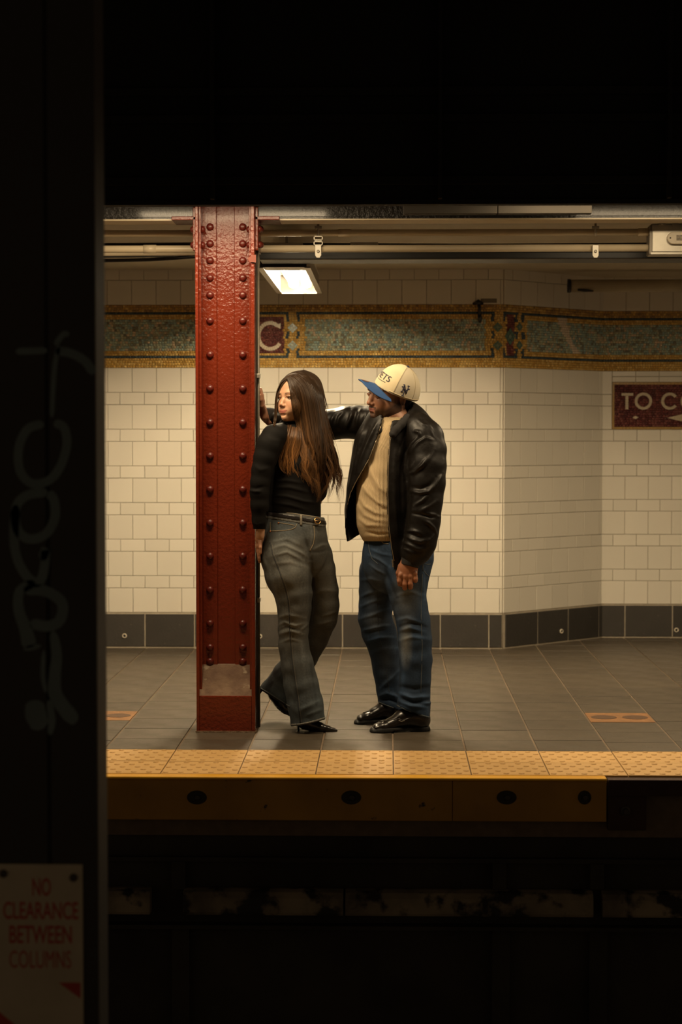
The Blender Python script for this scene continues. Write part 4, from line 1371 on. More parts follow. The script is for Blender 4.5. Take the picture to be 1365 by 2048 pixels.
LIP = np.array([(-.0215, -.0655), (-.009, -.0630), (0, -.0645), (.009, -.0630), (.0215, -.0655)])
def head_colour(P, skin, lip, brow, man=False):
    x, y, z = P[:, 0], P[:, 1], P[:, 2]
    C = np.tile(np.array(skin), (len(P), 1))
    fr = y > .05
    def lerp(mask, col):
        C[:] = C * (1 - mask[:, None]) + np.array(col) * mask[:, None]
    # cheeks
    for s in (-1, 1):
        d = np.sqrt((x - s*.040)**2 + (z + .035)**2)
        lerp(np.clip(1 - d / .028, 0, 1) * .35 * fr, (skin[0]*1.02, skin[1]*.78, skin[2]*.74))
    lerp(np.clip(1 - np.sqrt(x**2 + (z + .036)**2) / .016, 0, 1) * .25 * (y > .09), (skin[0], skin[1]*.75, skin[2]*.7))
    # lips
    lw = np.clip(1 - np.abs(x) / .0265, 0, 1) ** .5
    zc = -.0674 + .0042 * (np.abs(x) / .026) ** 2
    up_ = (z - zc) / (.0082 * lw + 1e-4); dn = (zc - z) / (.0105 * lw + 1e-4)
    m = np.clip((1.15 - np.maximum(up_, dn)) * 4, 0, 1) * (np.abs(x) < .0265) * (y > .07)
    lerp(m * .9, lip)
    lerp(np.clip(1.5 - np.abs(z - zc) / .0015, 0, 1) * (np.abs(x) < .0275) * (y > .065) * .85, (lip[0]*.35, lip[1]*.3, lip[2]*.3))
    # brows and lash lines
    for s in (-1, 1):
        u = s * x
        t = (u - .012) / .040
        zb_ = .0185 + .0055 * np.sin(np.clip(t, 0, 1) * math.pi * .75) - .002 * np.clip(t, 0, 1)
        th = (.0052 if man else .0029) * (1.15 - .75 * np.clip(t, 0, 1))
        m = ((t > 0) & (t < 1) & (y > .045)) * np.clip(1.5 - np.abs(z - zb_) / th, 0, 1)
        lerp(np.clip(m, 0, 1) * .85, brow)
        e = (u - .0315) / .0175
        zl_ = .0068 * np.sqrt(np.clip(1 - e**2, 0, 1)) + .0005
        m = ((np.abs(e) < 1.1) & (y > .06)) * np.clip(1.4 - np.abs(z - zl_) / .0020, 0, 1)
        lerp(np.clip(m, 0, 1) * .9, (.02, .012, .008))
        m = ((np.abs(e) < 1.0) & (y > .06)) * np.clip(1.2 - np.abs(z + zl_ * 1.0) / .0013, 0, 1)
        lerp(np.clip(m, 0, 1) * (.20 if man else .06), (.10, .05, .03))
    if man:
        n = hash_noise(P, 420, 3) * .06
        bd = (.045, .026, .018)
        jaw = np.clip((-.052 - z + .55 * np.clip(.055 - y, 0, .06)) / .022, 0, 1) * np.clip((z + .130) / .02, 0, 1) * (y > -.03)
        side = np.clip(1 - np.abs(z + .035) / .05, 0, 1) * np.clip(1 - np.abs(y - .005) / .022, 0, 1) * (np.abs(x) > .05)
        mouth = np.clip(1 - np.sqrt((x/1.4)**2 + (z + .078)**2) / .016, 0, 1)
        lipm = ((z > -.082) & (z < -.056) & (np.abs(x) < .024) & (y > .07))
        mm = np.clip(np.maximum(jaw * .85, side * .75) + n * (jaw > .1), 0, 1)
        mm = np.where(lipm, 0, mm)
        lerp(mm, bd)
        mu = np.clip(1.3 - np.abs(z + .0545 + .10 * np.abs(x)) / .0048, 0, 1) * (np.abs(x) < .030) * (y > .07)
        lerp(np.clip(mu, 0, 1) * .85, (.022, .013, .010))
        lerp(np.clip(1 - np.sqrt(x**2 + (z + .098)**2) / .015, 0, 1) * .35 * (y > .06), bd)
    return C
def make_head(fr, skin, lip, brow, man):
    F = head_field(man)
    V, Q = F.net()
    V = smooth_mesh(V, Q, 1, .4)
    C = head_colour(V, skin, lip, brow, man)
    return fr.w(V), Q, C
def finger(F, pts, r0, r1, k=.004):
    n = len(pts)
    F.chain([(*p, r0 + (r1 - r0) * i / (n - 1)) for i, p in enumerate(pts)], k)
def merge(parts):
    V, Q, C, n = [], [], [], 0
    for v, q, c in parts:
        V.append(v); Q.append(q + n); C.append(c if getattr(c, 'ndim', 1) == 2 else np.tile(np.array(c), (len(v), 1))); n += len(v)
    return np.concatenate(V), np.concatenate(Q), np.concatenate(C)
def shade_skin(V, base, seed=1):
    n = hash_noise(V, 70, seed)
    return np.tile(np.array(base), (len(V), 1)) * (1 + .08 * n[:, None])
SKIN = mat('skin', (.6, .4, .3), .48, attr='Col', sss=.12, noise=.10, nscale=45, bump=.06, bscale=260, bdist=.002)
EYE = mat('eye_white', (.46, .37, .31), .2)
IRIS = mat('iris', (.055, .030, .016), .12)
# =================================================================== WOMAN
FW = Frame(591.5, 796.5, 8.56, 40, pitch=-1, roll=-2, scale=.935)
wm = empty('person', WZ(620, 1462, 0))
tag(wm, 'long-haired person in black top and flared jeans leaning back against the red column', 'person')
W_SKIN = (.56, .31, .185)
parts = [make_head(FW, W_SKIN, (.50, .155, .11), (.11, .06, .032), False)]
# body under the clothes, arm and hand behind the back (one figure)
Fb = Field((-.68, 8.34, .02), (-.16, 8.86, 1.46), .010)
chainpx(Fb, [(588, 850, 8.57, 19), (588, 880, 8.57, 32, .6), (596, 930, 8.58, 38, .6), (592, 1000, 8.58, 38, .65), (590, 1060, 8.58, 54, .8), (586, 1100, 8.57, 56, .85)], .03)
chainpx(Fb, [(574, 1105, 8.54, 36), (586, 1210, 8.53, 25), (590, 1300, 8.54, 20), (610, 1440, 8.56, 12)], .03)
chainpx(Fb, [(628, 1105, 8.64, 28), (646, 1220, 8.68, 24), (610, 1310, 8.74, 19), (556, 1390, 8.78, 13)], .03)
chainpx(Fb, [(566, 876, 8.53, 14), (540, 905, 8.46, 13), (522, 985, 8.44, 12), (521, 1072, 8.46, 9)], .03)
chainpx(Fb, [(622, 872, 8.66, 20), (640, 930, 8.72, 17), (630, 1000, 8.78, 12), (600, 1050, 8.74, 9)], .03)
v, q = Fb.net(); parts.append((v, q, np.array(W_SKIN)))
Fh = Field((-.63, 8.36, .72), (-.50, 8.60, .95), .0030)
chainpx(Fh, [(520.5, 1062, 8.465, 9), (519, 1078, 8.475, 8, 1.2), (518, 1092, 8.485, 6.2, 1.9), (518, 1103, 8.49, 5.6, 2.3)], .008)
for k, (dx, dy, ln) in enumerate(((.2, -.024, 19), (.2, -.008, 23), (.4, .008, 22), (.4, .023, 17))):
    b = 1101
    finger(Fh, [W(518 + dx, b, 8.49 + dy), W(517.6 + dx, b + ln * .45, 8.492 + dy * 1.05), W(518.4 + dx, b + ln * .8, 8.492 + dy * 1.05), W(519.5 + dx, b + ln, 8.492 + dy)], .0080, .0062)
finger(Fh, [W(520, 1082, 8.455), W(521, 1095, 8.445), W(521, 1106, 8.447)], .0085, .0068)
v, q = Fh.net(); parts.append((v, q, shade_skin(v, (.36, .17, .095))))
V, Q, C = merge(parts)
bodyb = bvh(V, Q)
body = mesh_np('body', V, Q, SKIN, wm, col=C)
# eyes look to the left
for s in (-1, 1):
    c = FW.w((s * .0315, .0715, -.0004))
    e = sphere_pts(c, .0128 * FW.k, 10).build('eye', EYE, wm, smooth=True)
    d = FW.M[1] + FW.M[0] * -.42 + FW.M[2] * .02; d /= np.linalg.norm(d)
    g = MB(); a = np.cross(d, [0, 0, 1.0]); a /= np.linalg.norm(a); b2 = np.cross(a, d)
    for rr, hh in ((.0070, .0106), (.0050, .0119), (.0020, .0127)):
        for k in range(14):
            t = 2 * math.pi * k / 14
            g.v.append(tuple(c + (d * hh + a * rr * math.cos(t) + b2 * rr * math.sin(t)) * FW.k * 1.02))
    for i in range(2):
        for k in range(14):
            g.f.append((i*14+k, i*14+(k+1) % 14, (i+1)*14+(k+1) % 14, (i+1)*14+k))
    g.f.append(tuple(28 + k for k in range(14)))
    g.build('iris', IRIS, e, smooth=True)

# ---- black fitted top
F = Field((-.68, 8.34, .93), (-.20, 8.84, 1.47), .0045)
chainpx(F, [(588, 846, 8.575, 23), (587, 858, 8.57, 24.5), (586, 868, 8.57, 30, .9), (590, 882, 8.57, 47, .72), (594, 900, 8.57, 51, .78), (597, 930, 8.565, 51.5, .86), (592, 960, 8.57, 53, .86), (588, 985, 8.57, 53, .85), (586.5, 1005, 8.57, 53, .85), (587, 1030, 8.575, 53, .84), (589, 1045, 8.58, 52, .84)], .02)
chainpx(F, [(561, 868, 8.515, 22), (548, 874, 8.47, 24.5), (539, 891, 8.455, 26), (531.5, 915, 8.445, 23.6), (525, 940, 8.44, 21), (521, 965, 8.437, 19.4), (519.5, 985, 8.437, 18.9), (519.8, 1010, 8.44, 18), (520.3, 1040, 8.448, 15.6), (521, 1062, 8.458, 13), (521, 1077, 8.463, 11.3)], .012)
chainpx(F, [(618, 870, 8.64, 22), (640, 895, 8.70, 22), (648, 935, 8.74, 19), (638, 985, 8.78, 15), (610, 1030, 8.77, 12)], .015)
px, py, P = F.pix()
F.f = np.maximum(F.f, np.where(px > 532, (py - (1024 + (px - 536) * .155)) / 436, (py - 1077) / 436))
V, Q = F.net(); V = smooth_mesh(V, Q, 1)
V = folds(V, Q, [([(499, 981), (510, 983), (523, 983)], 5, 2.2), ([(499, 975), (512, 977), (530, 973)], -3, 3), ([(541, 990), (575, 993), (610, 1003), (636, 1006)], 4, 3), ([(543, 975), (580, 975), (620, 985)], 3.5, 3.5), ([(545, 1005), (580, 1010), (615, 1020)], 3, 3),
    ([(545, 962), (575, 961), (605, 966)], 3, 3), ([(566, 880), (556, 915), (545, 950), (540, 1010)], -5, 3), ([(505, 1045), (515, 1050), (530, 1046)], 3, 2.5), ([(508, 930), (520, 940), (540, 936)], 2.5, 4), ([(532, 872), (545, 880), (560, 882)], 2, 4)])
topb = bvh(V, Q)
top = mesh_np('top', V, Q, mat('black_jersey', (.0075, .0066, .006), .75, bump=.15, bscale=420, bdist=.002, noise=.3, nscale=20, spec=.12), wm)

# ---- flared grey-blue jeans
F = Field((-.64, 8.32, .0), (-.18, 8.92, 1.03), .0048)
hip = [(588.5, 1010, 8.575, 50, .85), (588.5, 1026, 8.575, 52, .85), (589.5, 1050, 8.575, 60, .84), (589, 1078, 8.57, 65, .84), (590, 1098, 8.57, 67, .82)]
chainpx(F, hip, .015)
fl = [(578, 1090, 8.545, 54, .9), (572, 1112, 8.53, 50.5, .95), (577.5, 1150, 8.52, 46.5), (587, 1188, 8.515, 37.5), (589, 1218, 8.515, 33.2), (587, 1258, 8.52, 30), (587.5, 1290, 8.525, 29.5), (595, 1330, 8.53, 32, 1.1), (603, 1370, 8.535, 34.5, 1.15), (611.5, 1410, 8.54, 35.5, 1.2), (617.5, 1450, 8.545, 34.5, 1.25), (622, 1480, 8.55, 35, 1.25)]
chainpx(F, fl, .012)
G = F.clone()
bl = [(624, 1090, 8.62, 34), (631, 1112, 8.63, 34), (640, 1140, 8.64, 31), (647.5, 1180, 8.655, 29.5), (648, 1212, 8.665, 31), (643.5, 1236, 8.675, 31.5), (626, 1278, 8.70, 30), (603, 1316, 8.73, 31), (579, 1352, 8.755, 33.5, 1.1), (556, 1388, 8.775, 37, 1.15), (540, 1415, 8.785, 39, 1.15)]
chainpx(F, bl, .010)
px, py, P = F.pix()
# hems
hem1 = py - (1452.5 - (px - 584) * .21 + 5 * np.sin(np.clip((px - 584) / 66, 0, 1) * math.pi) * .4)
hem2 = ((px - 519) * -.548 + (py - 1378) * .836)
near = P[..., 1] < 8.655
low = py > 1330
f1 = np.where(low & near, np.maximum(F.f, hem1 / 436), F.f)
F.f = np.where(low & ~near, np.maximum(f1, hem2 / 436), f1)
F.f = np.maximum(F.f, ((1018.5 + (px - 536) * .155) - py) / 436)
beltF = F.clone()
V, Q = F.net(); V = smooth_mesh(V, Q, 1)
fl_ = [([(540, 1098), (570, 1090), (600, 1104), (612, 1112)], 4, 3), ([(545, 1112), (575, 1104), (608, 1122)], 3.5, 3), ([(540, 1084), (575, 1078), (605, 1092)], 3, 3.5), ([(548, 1128), (580, 1124), (616, 1135)], 2.5, 4),
    ([(610, 1075), (616, 1095), (620, 1118)], -6, 4), ([(622, 1048), (626, 1075), (620, 1098)], 2.5, 2.5), ([(630, 1098), (645, 1090), (658, 1090)], 3.5, 3), ([(622, 1104), (640, 1104), (656, 1098)], -3, 3),
    ([(624, 1120), (623, 1160), (624, 1210), (618, 1255)], -7, 4.5),
    ([(555, 1252), (570, 1244), (590, 1252), (612, 1246)], 5, 3), ([(560, 1268), (580, 1262), (606, 1268)], 4, 3), ([(557, 1262), (575, 1254), (600, 1260)], -4, 2.6), ([(560, 1285), (580, 1278), (604, 1283)], 3, 3), ([(556, 1235), (575, 1230), (612, 1236)], 3, 3.5),
    ([(600, 1262), (612, 1252), (618, 1246)], 5, 3), ([(645, 1232), (660, 1228), (676, 1222)], 4, 3), ([(630, 1250), (650, 1246), (668, 1240)], 3.5, 3), ([(626, 1186), (650, 1180), (674, 1182)], 2.5, 4),
    ([(604, 1290), (608, 1330), (612, 1375)], 5, 5), ([(580, 1300), (585, 1350), (594, 1400)], -3, 5), ([(622, 1330), (628, 1370), (634, 1410)], -3, 4), ([(612, 1432), (630, 1424), (646, 1418)], 5, 4), ([(598, 1420), (618, 1412), (640, 1400)], 3, 4),
    ([(540, 1150), (552, 1180), (558, 1215)], 4, 4), ([(524, 1100), (530, 1125), (542, 1150)], 3, 4), ([(560, 1345), (548, 1365), (540, 1385)], 4, 4)]
V = folds(V, Q, fl_)
V = V + normals(V, Q) * (.0012 * hash_noise(V, 55, 2))[:, None]
px, py = proj(V)
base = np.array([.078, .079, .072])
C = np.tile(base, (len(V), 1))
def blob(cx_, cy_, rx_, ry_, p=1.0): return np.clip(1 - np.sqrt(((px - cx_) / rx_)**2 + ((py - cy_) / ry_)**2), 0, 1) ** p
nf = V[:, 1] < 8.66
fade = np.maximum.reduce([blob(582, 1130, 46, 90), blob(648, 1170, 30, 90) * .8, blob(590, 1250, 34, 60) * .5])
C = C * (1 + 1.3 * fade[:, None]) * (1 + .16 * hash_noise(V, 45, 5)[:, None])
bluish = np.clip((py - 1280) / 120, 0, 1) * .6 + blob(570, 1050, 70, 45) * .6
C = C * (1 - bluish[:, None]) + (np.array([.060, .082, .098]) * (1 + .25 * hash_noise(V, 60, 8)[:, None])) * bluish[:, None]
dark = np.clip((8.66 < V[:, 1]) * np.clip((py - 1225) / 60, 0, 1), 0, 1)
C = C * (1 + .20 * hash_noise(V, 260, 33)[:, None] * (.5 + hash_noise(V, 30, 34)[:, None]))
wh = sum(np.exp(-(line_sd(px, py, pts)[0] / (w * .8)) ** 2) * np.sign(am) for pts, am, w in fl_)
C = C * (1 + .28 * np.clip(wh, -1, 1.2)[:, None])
DENIM = lambda nm: mat(nm, (1, 1, 1), .78, attr='Col', noise=.30, nscale=120, bump=.30, bscale=380, bdist=.002, spec=.25)
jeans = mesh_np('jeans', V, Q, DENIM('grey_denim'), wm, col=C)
jb_ = bvh(V, Q)
THREAD = mat('pale_thread', (.26, .20, .12), .8); SEAM = mat('dark_seam', (.028, .030, .032), .85); HEMM = mat('worn_hem', (.22, .20, .16), .85, noise=.9, nscale=160, col2=(.05, .055, .06))
surf_line(jb_, None, [(541, 1085), (546, 1110), (560, 1145), (570, 1175), (576, 1200), (579, 1230), (580, 1270), (583, 1310), (588, 1350), (594, 1390), (599, 1430), (601, 1447)], .0022, 'side_seam', SEAM, jeans, 0, 5, 5)
surf_line(jb_, None, [(544, 1085), (549, 1110), (563, 1145), (573, 1175), (579, 1200), (582, 1230), (583, 1270), (586, 1310), (591, 1350), (597, 1390), (602, 1430), (604, 1446)], .0011, 'side_stitch', mat('dim_thread', (.13, .12, .10), .8), jeans, .0005, 4, 5)
surf_line(jb_, None, [(541, 1044), (541, 1062), (552, 1062), (572, 1061), (586, 1058), (592, 1054), (594, 1048)], .0016, 'pocket_edge', THREAD, jeans, .0004, 5, 4)
surf_line(jb_, None, [(556, 1045), (575, 1048), (590, 1051)], .0014, 'coin_pocket_edge', THREAD, jeans, .0003, 4, 4)
surf_line(jb_, None, [(628, 1052), (630, 1070), (627, 1088), (620, 1102)], .0018, 'fly_seam', THREAD, jeans, .0003, 5, 5)
for (px_, py_) in ((557.5, 1046), (541, 1063)):
    hit = jb_.ray_cast(CAM, ray(px_, py_).normalized())
    if hit[0]: sphere_pts(hit[0], .0042, 6).build('pocket_rivet', mat('copper', (.45, .17, .07), .35, metal=.8), jeans, smooth=True)
surf_line(jb_, None, [(584, 1449.5), (600, 1448.5), (617, 1445.5), (634, 1441), (650, 1435.5)], .0045, 'hem', HEMM, jeans, 0, 6, 5)
surf_line(jb_, None, [(522, 1377), (545, 1391), (568, 1406), (580, 1413)], .0038, 'hem', mat('dark_hem', (.06, .062, .06), .85, noise=.8, nscale=150), jeans, 0, 6, 5)
# waistband and belt
beltF = Field((-.64, 8.34, W(589, 1052, 8.57).z), (-.20, 8.82, W(589, 1008, 8.57).z), .0028)
bpx, bpy_, P = beltF.pix()
Fz = beltF.clone(); chainpx(Fz, hip, .015)
ln = lambda px, o: 1018.5 + o + (px - 536) * .155
Fz.f = np.maximum(np.maximum(Fz.f - .0055, (bpy_ - ln(bpx, 12.6)) / 436), (ln(bpx, 4.8) - bpy_) / 436)
v, q = Fz.net()
belt = mesh_np('belt', v, q, mat('belt_leather', (.014, .011, .010), .35, coat=.2), wm)
bb = bvh(v, q)
Fz = beltF.clone(); chainpx(Fz, hip, .015)
Fz.f = np.maximum(np.maximum(Fz.f - .0025, (bpy_ - ln(bpx, 18)) / 436), (ln(bpx, -.8) - bpy_) / 436)
v, q = Fz.net()
mesh_np('waistband', v, q, mat('waistband_denim', (.13, .125, .105), .8, noise=.8, nscale=120, col2=(.05, .055, .058)), jeans)
wb = bvh(v, q)
surf_line(wb, None, [(538, 1019.5), (570, 1024.5), (605, 1030), (636, 1034.5)], .0013, 'waist_stitch', THREAD, jeans, 0, 4, 6)
for x in (602.5, 566):
    y0 = ln(x, 1.0)
    pts = []
    for yy in np.linspace(y0, y0 + 21, 8):
        h = bb.ray_cast(CAM, ray(x, yy).normalized())
        h2 = wb.ray_cast(CAM, ray(x, yy).normalized()); h3 = jb_.ray_cast(CAM, ray(x, yy).normalized())
        c = [t for t in (h, h2, h3) if t[0] is not None]
        if c:
            t = min(c, key=lambda t: t[3]); pts.append(t[0] + t[1] * .002)
    if x > 600 and len(pts) > 2: MB().tube(pts, .0055, 6, flat=.6).build('belt_loop', mat('loop_denim', (.24, .21, .16), .8, noise=.5, nscale=90), jeans, smooth=True)
bk = []
h = bb.ray_cast(CAM, ray(634, ln(634, 8.5)).normalized())
if h[0]:
    nrm = h[1]; a = Vector((0, 0, 1)).cross(nrm).normalized(); b2 = nrm.cross(a)
    ring = [h[0] + nrm * .005 + a * .0165 * math.cos(t) + b2 * .0145 * math.sin(t) for t in np.linspace(0, 2 * math.pi, 20)]
    GOLDM = mat('brass_buckle', (.50, .30, .12), .25, metal=.9)
    MB().tube(ring, .0028, 7).build('buckle', GOLDM, belt, smooth=True)
    MB().tube([h[0] + nrm * .007 - a * .016, h[0] + nrm * .008 + a * .015], .0018, 6).build('buckle_pin', GOLDM, belt, smooth=True)
# ---- pointed boots
LEATHER = mat('boot_leather', (.012, .010, .009), .22, coat=.5, bump=.04, bscale=40)
def boot(name, chain_, heel, sole):
    lo = np.min([C_(*c)[:3] for c in chain_], 0) - .08; hi = np.max([C_(*c)[:3] for c in chain_], 0) + .08
    F = Field(lo, hi, .0035)
    chainpx(F, chain_, .010)
    v, q = F.net(); v = smooth_mesh(v, q, 1)
    o = mesh_np(name, v, q, LEATHER, wm)
    MB().tube([W(*p) for p in heel[0]], heel[1], 8).build('heel', mat('heel_black', (.01, .009, .008), .35), o, smooth=True)
    MB().tube([W(*p) for p in sole[0]], sole[1], 8, flat=.4).build('sole', mat('sole_dark', (.02, .016, .012), .6), o, smooth=True)
    return o
boot('boot', [(604, 1420, 8.55, 17), (604, 1436, 8.55, 16), (612, 1444, 8.55, 15), (626, 1450, 8.547, 12.5), (642, 1454.5, 8.543, 8.6, 1.35), (656, 1457.5, 8.54, 6.2, 1.3), (668, 1460, 8.537, 3.8, 1.2), (674, 1461.3, 8.536, 2.2)],
     ([(596, 1438, 8.55), (597, 1450, 8.55), (597.5, 1463, 8.55)], [.011, .0055, .0042]), ([(618, 1461.5, 8.547), (640, 1463.5, 8.545), (662, 1463.5, 8.54), (673, 1463, 8.537)], [.014, .020, .014, .005]))
boot('boot', [(548, 1372, 8.77, 16), (552, 1388, 8.77, 15), (562, 1402, 8.77, 14.5), (572, 1415, 8.765, 12), (584, 1424, 8.76, 9, 1.3), (596, 1429, 8.755, 5, 1.2)],
     ([(530, 1374, 8.775), (524, 1380, 8.775), (518.5, 1388, 8.775)], [.010, .0058, .0048]), ([(549, 1402, 8.77), (556, 1415, 8.767), (570, 1425, 8.763), (586, 1432, 8.757), (597, 1433, 8.754)], [.008, .014, .018, .013, .005]))

# ---- hair: a scalp volume and several hundred locks
def hair_y(px, py):
    """depth of the hair's front surface along each lock"""
    return 8.56
Fh = Field((-.57, 8.36, .98), (-.19, 8.78, 1.68), .0045)
c = FW.w((0, -.012, .036)); Mh = FW.M
Fh.ell(c, np.array((.0845, .104, .0875)) * FW.k, rot=Mh, k=0)
ch = [(612, 800, 8.57, 34, 1.05), (620, 840, 8.565, 30, .95), (625, 880, 8.53, 26, .75), (630, 910, 8.52, 25, .62), (634, 938, 8.525, 19, .6), (645, 960, 8.53, 9, .6)]
chainpx(Fh, ch, .02)
Fg_ = Fh.clone(); chainpx(Fg_, [(585, 872, 8.475, 8, .6), (582, 895, 8.472, 10, .5), (581, 912, 8.472, 6, .5)], .015)
hp, hq, P = Fh.pix()
facep = poly_sd(hp, hq, [(553, 782), (560, 769), (573, 759), (580, 765), (583, 780), (586, 800), (589, 822), (594, 840), (602, 862), (556, 862), (550, 830), (550, 800)]) / 436
cut = np.maximum(facep, P[..., 1] - 8.575)
Fh.f = np.maximum(Fh.f, -cut)
V, Q = Fh.net(); V = smooth_mesh(V, Q, 2)
HB_ = mat('hair_under', (.022, .012, .006), .6, noise=.6, nscale=60, stretch=(1, 1, .12))
hair = mesh_np('hair', V, Q, HB_, wm)
hb = bvh(V, Q)
gu = {
 'L0': [(575, 758), (566, 768), (558.5, 782), (554.5, 800), (553, 820), (553, 838), (549, 853)],
 'L1': [(606, 741), (590, 742.5), (575, 749), (562, 764), (554, 782), (551, 803), (550.5, 825), (547, 850)],
 'F0': [(580, 836), (573, 850), (570, 862), (565, 885), (560, 905), (558, 920), (562, 938), (572, 952)],
 'F1': [(592, 838), (587, 852), (584, 870), (579, 895), (575, 918), (578, 940), (586, 960)],
 'F2': [(602, 842), (602, 860), (602, 878), (599, 900), (595, 922), (599, 946), (607, 966)],
 0: [(575, 758), (580, 772), (582.5, 790), (585, 812), (590.5, 838), (598, 858), (603, 885), (606, 915), (607, 945), (613, 966)],
 1: [(579, 755), (590, 769), (597, 792), (602, 818), (606, 846), (610, 876), (613, 906), (615, 936), (616, 960), (622, 970)],
 2: [(583, 752), (600, 767), (609, 794), (613, 822), (618, 852), (624, 886), (628, 916), (628, 945), (632, 975), (636, 990)],
 3: [(588, 749), (609, 764), (619, 794), (624, 824), (629, 856), (634, 890), (636, 922), (636, 955), (638, 985), (636, 1005)],
 4: [(594, 746), (618, 760), (629, 792), (634, 826), (638, 860), (643, 896), (645, 932), (643, 960), (641, 985), (639, 1006)],
 5: [(600, 743), (624, 757), (636, 790), (642, 826), (648, 862), (653, 898), (656, 930), (655, 955), (654, 976), (651, 988)],
 6: [(604, 741.5), (628, 753), (641, 786), (647, 826), (656, 864), (665, 902), (672, 938), (677, 966), (677, 988), (671, 1004)],
 7: [(607, 740.5), (629, 749), (643, 776), (649, 815), (658, 860), (669, 902), (677, 938), (683, 966), (683, 990), (678, 1002)],
}
def resample(P, n):
    P = np.array(P, float); d = np.r_[0, np.cumsum(np.linalg.norm(np.diff(P, axis=0), axis=1))]; d /= d[-1]
    t = np.linspace(0, 1, n)
    a = np.stack([np.interp(t, d, P[:, i]) for i in range(2)], 1)
    for _ in range(2): a[1:-1] = .25 * a[:-2] + .5 * a[1:-1] + .25 * a[2:]
    return a
NS = 30
GU = {k: resample(v, NS) for k, v in gu.items()}
def lock(path, r0, depth, name=None):
    """path px (n,2) -> world points resting just on the hair volume"""
    out = []; lim = []
    last = None
    for i, (x, y) in enumerate(path):
        h = hb.ray_cast(CAM, ray(x, y).normalized())
        if h[0] is not None:
            p = h[0] + h[1] * (.002 - depth); yy = p.y
            if last is not None: yy = last + max(-.012, min(.012, yy - last))
        else:
            yy = last if last is not None else 8.575
        h2 = topb.ray_cast(CAM, ray(x, y).normalized())
        h3 = bodyb.ray_cast(CAM, ray(x, y).normalized())
        lim.append(min([h_[0].y for h_ in (h2, h3) if h_[0] is not None] or [99.1]) - .005 - depth * .4)
        yy = min(yy, lim[-1]) if lim[-1] > 8.40 else yy
        last = yy
        p = W(x, y, yy)
        out.append(p)
    # smooth depth
    ys = np.array([p.y for p in out])
    for _ in range(3): ys[1:-1] = .25 * ys[:-2] + .5 * ys[1:-1] + .25 * ys[2:]
    ys = np.minimum(ys, lim)
    return [W(x, y, float(yy)) for (x, y), yy in zip(path, ys)]
hv, hf, hc = [], [], []
def add_lock(P, r, col0, col1, seg=4):
    n = len(P); P = np.array([tuple(p) for p in P])
    T = np.gradient(P, axis=0); T /= np.linalg.norm(T, axis=1, keepdims=True) + 1e-9
    A = np.cross(T, [0, 1, 0.]); A /= np.linalg.norm(A, axis=1, keepdims=True) + 1e-9
    B = np.cross(A, T)
    t = np.linspace(0, 1, n)
    rr = r * (1 + .25 * np.exp(-t * 9)) * np.clip((1 - t) * 3.2, .10, 1)
    n0 = sum(len(v) for v in hv)
    ring = []
    for k in range(seg):
        w = 2 * math.pi * k / seg
        ring.append(P + A * (rr * math.cos(w))[:, None] + B * (rr * .55 * math.sin(w))[:, None])
    Vv = np.stack(ring, 1).reshape(-1, 3)
    hv.append(Vv)
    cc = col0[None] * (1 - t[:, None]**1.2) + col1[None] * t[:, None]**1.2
    hc.append(np.repeat(cc, seg, 0))
    i, k = np.meshgrid(np.arange(n - 1), np.arange(seg), indexing='ij')
    k2 = (k + 1) % seg
    hf.append(np.stack([n0 + i*seg + k, n0 + i*seg + k2, n0 + (i+1)*seg + k2, n0 + (i+1)*seg + k], -1).reshape(-1, 4))
R2 = np.random.default_rng(21)
t = np.linspace(0, 1, NS)
for ci in range(58):                             # clumps of locks
    uc_ = 7.0 * (ci + R2.uniform(.1, .9)) / 44 if ci < 44 else R2.uniform(-.05, 2.2)
    freq, ph, amp = R2.uniform(17, 27), R2.uniform(0, 6.28), R2.uniform(2.5, 8.0)
    ln_, gain = np.clip(R2.normal(.92, .09), .66, 1.0), R2.uniform(.25, 1.6)
    if ci >= 44: ln_ = R2.uniform(.93, 1.0)
    layer = R2.uniform(-.007, .004)
    for i in range(22):
        u = float(np.clip(uc_ + R2.normal(0, .10) + R2.uniform(-.16, .16), -.05, 7.05))
        a = int(np.clip(math.floor(u), 0, 6)); f = u - a
        path = GU[a] * (1 - f) + GU[a + 1] * f
        path = path + (GU[a + 1] - GU[a]) * ((uc_ - u) * .80 * t ** 1.3)[:, None]
        w_ = np.clip((t - .42) * 2.2, 0, 1)
        path[:, 0] += amp * w_ * np.sin(t * freq + ph + R2.normal(0, .22)) + R2.normal(0, 1.3) * t ** 2
        path[:, 1] += R2.normal(0, 3) * t ** 2
        e = np.clip(ln_ * R2.uniform(.90, 1.04), .5, 1.0)
        path = np.stack([np.interp(t * e, t, path[:, j]) for j in (0, 1)], 1)
        P = lock(path, 0, layer + R2.uniform(-.003, .004))
        g = R2.uniform(.7, 1.25)
        front = np.clip(.95 - u / 4.5, .10, 1)  # front locks are lighter brown; right-hand ones painted darker for the unlit side
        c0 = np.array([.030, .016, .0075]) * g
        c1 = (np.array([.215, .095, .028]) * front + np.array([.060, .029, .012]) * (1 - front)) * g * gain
        add_lock(P, R2.uniform(.0010, .0026), c0, c1)
